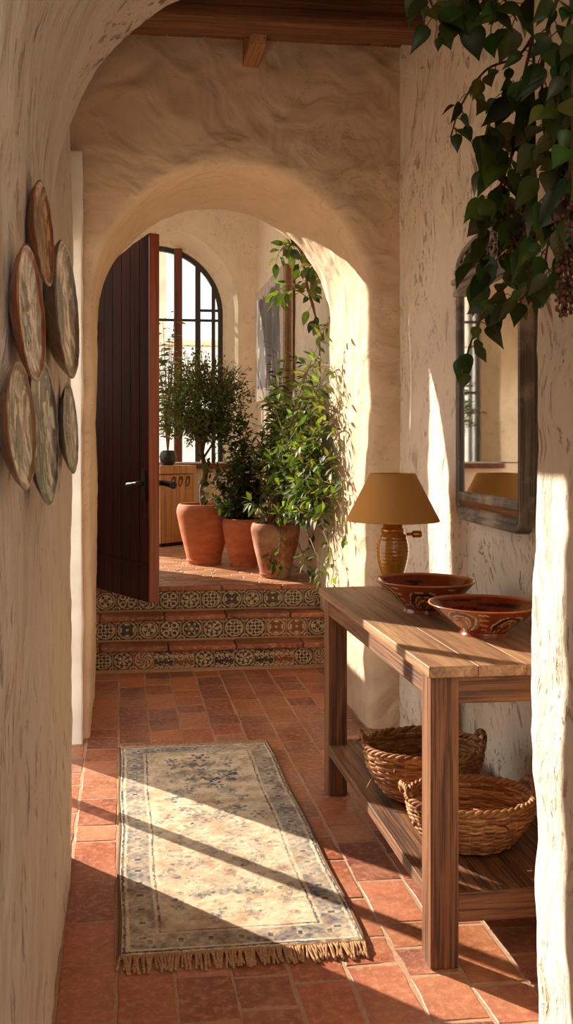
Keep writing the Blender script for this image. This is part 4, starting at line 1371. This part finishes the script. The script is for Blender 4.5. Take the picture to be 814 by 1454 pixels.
mesh_obj('canvas', vs, fs, M_PAINT, pt, True, cs)
# canvas edge with runs of paint
vs, cs, fs = [], [], []
for i in range(24):
    for j in range(120):
        u, v = i / 23, j / 119
        g = noise.fractal(Vector((u * 9, v * 3, 31)), 1.0, 2.0, 3)
        k = int((u * 5 + 0.5 * g)) % 5
        c = [S(190, 170, 130), S(150, 110, 84), S(90, 104, 78), S(168, 84, 58), S(196, 180, 150)][k]
        vs.append((-PT + u * PT, -0.001, v * PH)); cs.append(c)
for i in range(23):
    for j in range(119):
        fs.append((i * 120 + j, (i + 1) * 120 + j, (i + 1) * 120 + j + 1, i * 120 + j + 1))
mesh_obj('canvas_edge', vs, fs, M_PAINT, pt, False, cs)
MB().box((-PT + 0.006, 0.001, 0.002), (0.0, PLn - 0.001, PH - 0.002), 0.002).build('stretcher', M_CAB, pt)

# ------------------------------------------------------------------ hanging vine, upper right
hv = thing('hanging_vine', 'large leaved trailing vine hanging from the near arch over the mirror', 'vine', (1.0, 2.36, 2.50))
O = Vector((1.0, 2.36, 2.50))
lv, st, bd = Leaves(), MB(), MB(); r2 = random.Random(61)
VG = [srgb(70, 92, 38), srgb(56, 78, 32), srgb(88, 108, 46), srgb(46, 64, 28), srgb(78, 96, 50)]
HEART = (0, 0.78, 1.0, 0.98, 0.80, 0.52, 0.22, 0)
def vstem(way, n, L0, L1, r=0.004, t0=0.05):
    pts = ribbon([at(*w) - O for w in way], 40)
    st.tube(pts, lambda t: r * (1.1 - 0.6 * t), 6)
    n = int(n * 1.75)
    for i in range(n):
        u = t0 + (1 - t0) * (i + 0.5 + r2.uniform(-.35, .35)) / n
        k = min(38, int(u * 39)); p = pts[k]; ax = (pts[k + 1] - p).normalized()
        d = Vector((r2.uniform(-1, 1), r2.uniform(-0.9, 0.5), r2.uniform(-1.0, 0.15)))
        q = p + d.normalized() * r2.uniform(0.012, 0.04)
        st.tube(ribbon([p, (p + q) / 2 + Vector((0, 0, 0.006)), q], 4), 0.0014, 4, cap=False)
        L = r2.uniform(L0 * 0.7, L1)
        dl = (d.normalized() * 0.7 + Vector((0, 0, -0.55)) + rvec(r2) * 0.25)
        lv.leaf(q, dl, Vector((-0.25, -1, 0.35)) + rvec(r2) * 0.75, L, L * r2.uniform(0.45, 0.78), tuple(x * r2.uniform(.5, 1.1) for x in r2.choice(VG)), HEART, r2.uniform(0.05, 0.45), r2.uniform(0.1, 0.5))
ways = [
    ([(650, -30, 2.34), (660, 5, 2.32), (650, 30, 2.30)], 7, .06, .10), ([(700, -40, 2.34), (720, 5, 2.3), (735, 30, 2.3)], 7, .06, .10), ([(600, -30, 2.34), (615, 10, 2.32), (630, 40, 2.30)], 6, .05, .09), ([(680, -30, 2.34), (690, 10, 2.3), (700, 35, 2.3)], 6, .06, .1),
    ([(790, -30, 2.36), (745, 70, 2.40), (690, 100, 2.44), (655, 150, 2.46), (640, 195, 2.46)], 10, .035, .065),
    ([(800, -30, 2.36), (770, 90, 2.38), (720, 130, 2.42), (690, 190, 2.45), (690, 250, 2.46)], 15, .06, .10),
    ([(810, -20, 2.34), (780, 120, 2.36), (730, 190, 2.40), (712, 260, 2.44), (700, 320, 2.46)], 17, .06, .10),
    ([(820, 0, 2.32), (790, 150, 2.34), (750, 240, 2.38), (730, 320, 2.42), (700, 380, 2.46)], 18, .06, .10),
    ([(830, 20, 2.28), (800, 160, 2.28), (765, 260, 2.34), (735, 350, 2.40), (720, 400, 2.44), (690, 440, 2.46), (668, 490, 2.48), (660, 535, 2.48)], 20, .05, .085),
    ([(840, 40, 1.86), (815, 150, 1.86), (790, 240, 1.88), (768, 310, 1.95), (756, 380, 2.1), (742, 420, 2.3)], 20, .05, .085),
    ([(850, 20, 1.82), (825, 150, 1.80), (805, 270, 1.80), (800, 380, 1.82)], 18, .05, .08), ([(830, -20, 1.86), (800, 60, 1.86), (792, 160, 1.86), (780, 250, 1.88)], 18, .05, .08),
    ([(800, -20, 2.34), (785, 60, 2.32), (770, 120, 2.32), (760, 200, 2.34)], 12, .06, .095),
    ([(820, -20, 2.25), (806, 80, 2.2), (790, 180, 2.2), (775, 300, 2.26)], 14, .06, .10),
    ([(800, -30, 1.9), (775, 60, 1.95), (770, 150, 2.0), (778, 230, 2.0)], 14, .05, .09), ([(840, 0, 1.8), (815, 100, 1.8), (812, 220, 1.8), (806, 330, 1.8)], 16, .05, .085), ([(830, 100, 1.84), (795, 200, 1.86), (785, 300, 1.9), (770, 400, 1.95)], 16, .05, .08), ([(760, 40, 2.3), (740, 130, 2.36), (725, 230, 2.4), (722, 330, 2.42)], 13, .06, .095),
    ([(780, 290, 2.28), (770, 350, 2.3), (745, 420, 2.38), (720, 425, 2.42)], 9, .045, .08),
    ([(735, 200, 2.42), (705, 280, 2.45), (690, 330, 2.46), (688, 390, 2.47)], 11, .06, .10),
]
for w, n, a, b_ in ways: vstem(w, n, a, b_)
st.build('stems', M_VSTEM, hv, True)
lv.build('leaves', M_LEAFV, hv)
# dry brown seed clusters
for (x, y, Y, nn_, sp) in ((803, 365, 1.80, 60, 0.026), (806, 420, 1.80, 60, 0.028), (770, 130, 2.30, 45, 0.026), (775, 165, 2.28, 45, 0.028), (735, 355, 2.38, 40, 0.026), (720, 340, 2.42, 40, 0.026), (745, 290, 2.30, 34, 0.026), (800, 300, 1.80, 40, 0.026)):
    c = at(x, y, Y) - O
    m = MB()
    for k in range(nn_):
        p = c + Vector((r2.gauss(0, sp * .45), r2.gauss(0, sp * .45), r2.gauss(0, sp)))
        R = r2.uniform(0.0035, 0.006)
        m.lathe([(0, -R), (R * .7, -R * .7), (R, 0), (R * .7, R * .7), (0, R)], 7, p, jitter(srgb(104, 62, 38), 0.3))
        m.tube([c + Vector((0, 0, sp)), p], 0.001, 3, srgb(70, 44, 28))
    m.build('seed_cluster', M_SEED if 'M_SEED' in globals() else globals().setdefault('M_SEED', tinted('dry_seeds', 0.7, 60, 0.3)), hv, True, True)

# ------------------------------------------------------------------ light
sun_d = bpy.data.lights.new('sun', 'SUN'); sun = bpy.data.objects.new('sun', sun_d); COL.objects.link(sun)
EL = math.atan(0.47)
dirv = Vector((0.675 * math.cos(EL), -0.738 * math.cos(EL), -math.sin(EL)))
sun.rotation_euler = dirv.to_track_quat('-Z', 'Y').to_euler()
sun_d.energy = 8.6; sun_d.angle = math.radians(0.6); sun_d.color = (1.0, 0.87, 0.70)
w = bpy.data.worlds.new('sky'); SC.world = w; w.use_nodes = True
bg = w.node_tree.nodes['Background']
bg.inputs[0].default_value = (1.0, 0.96, 0.90, 1); bg.inputs[1].default_value = 1.4
SC.view_settings.view_transform = 'Standard'; SC.view_settings.look = 'None'
SC.view_settings.gamma = 1.0; SC.view_settings.use_curve_mapping = False
SC.view_settings.exposure = 0.5
SC.cycles.max_bounces = 14; SC.cycles.diffuse_bounces = 8; SC.cycles.transparent_max_bounces = 16
SC.cycles.sample_clamp_indirect = 8.0
SC.cycles.use_denoising = True
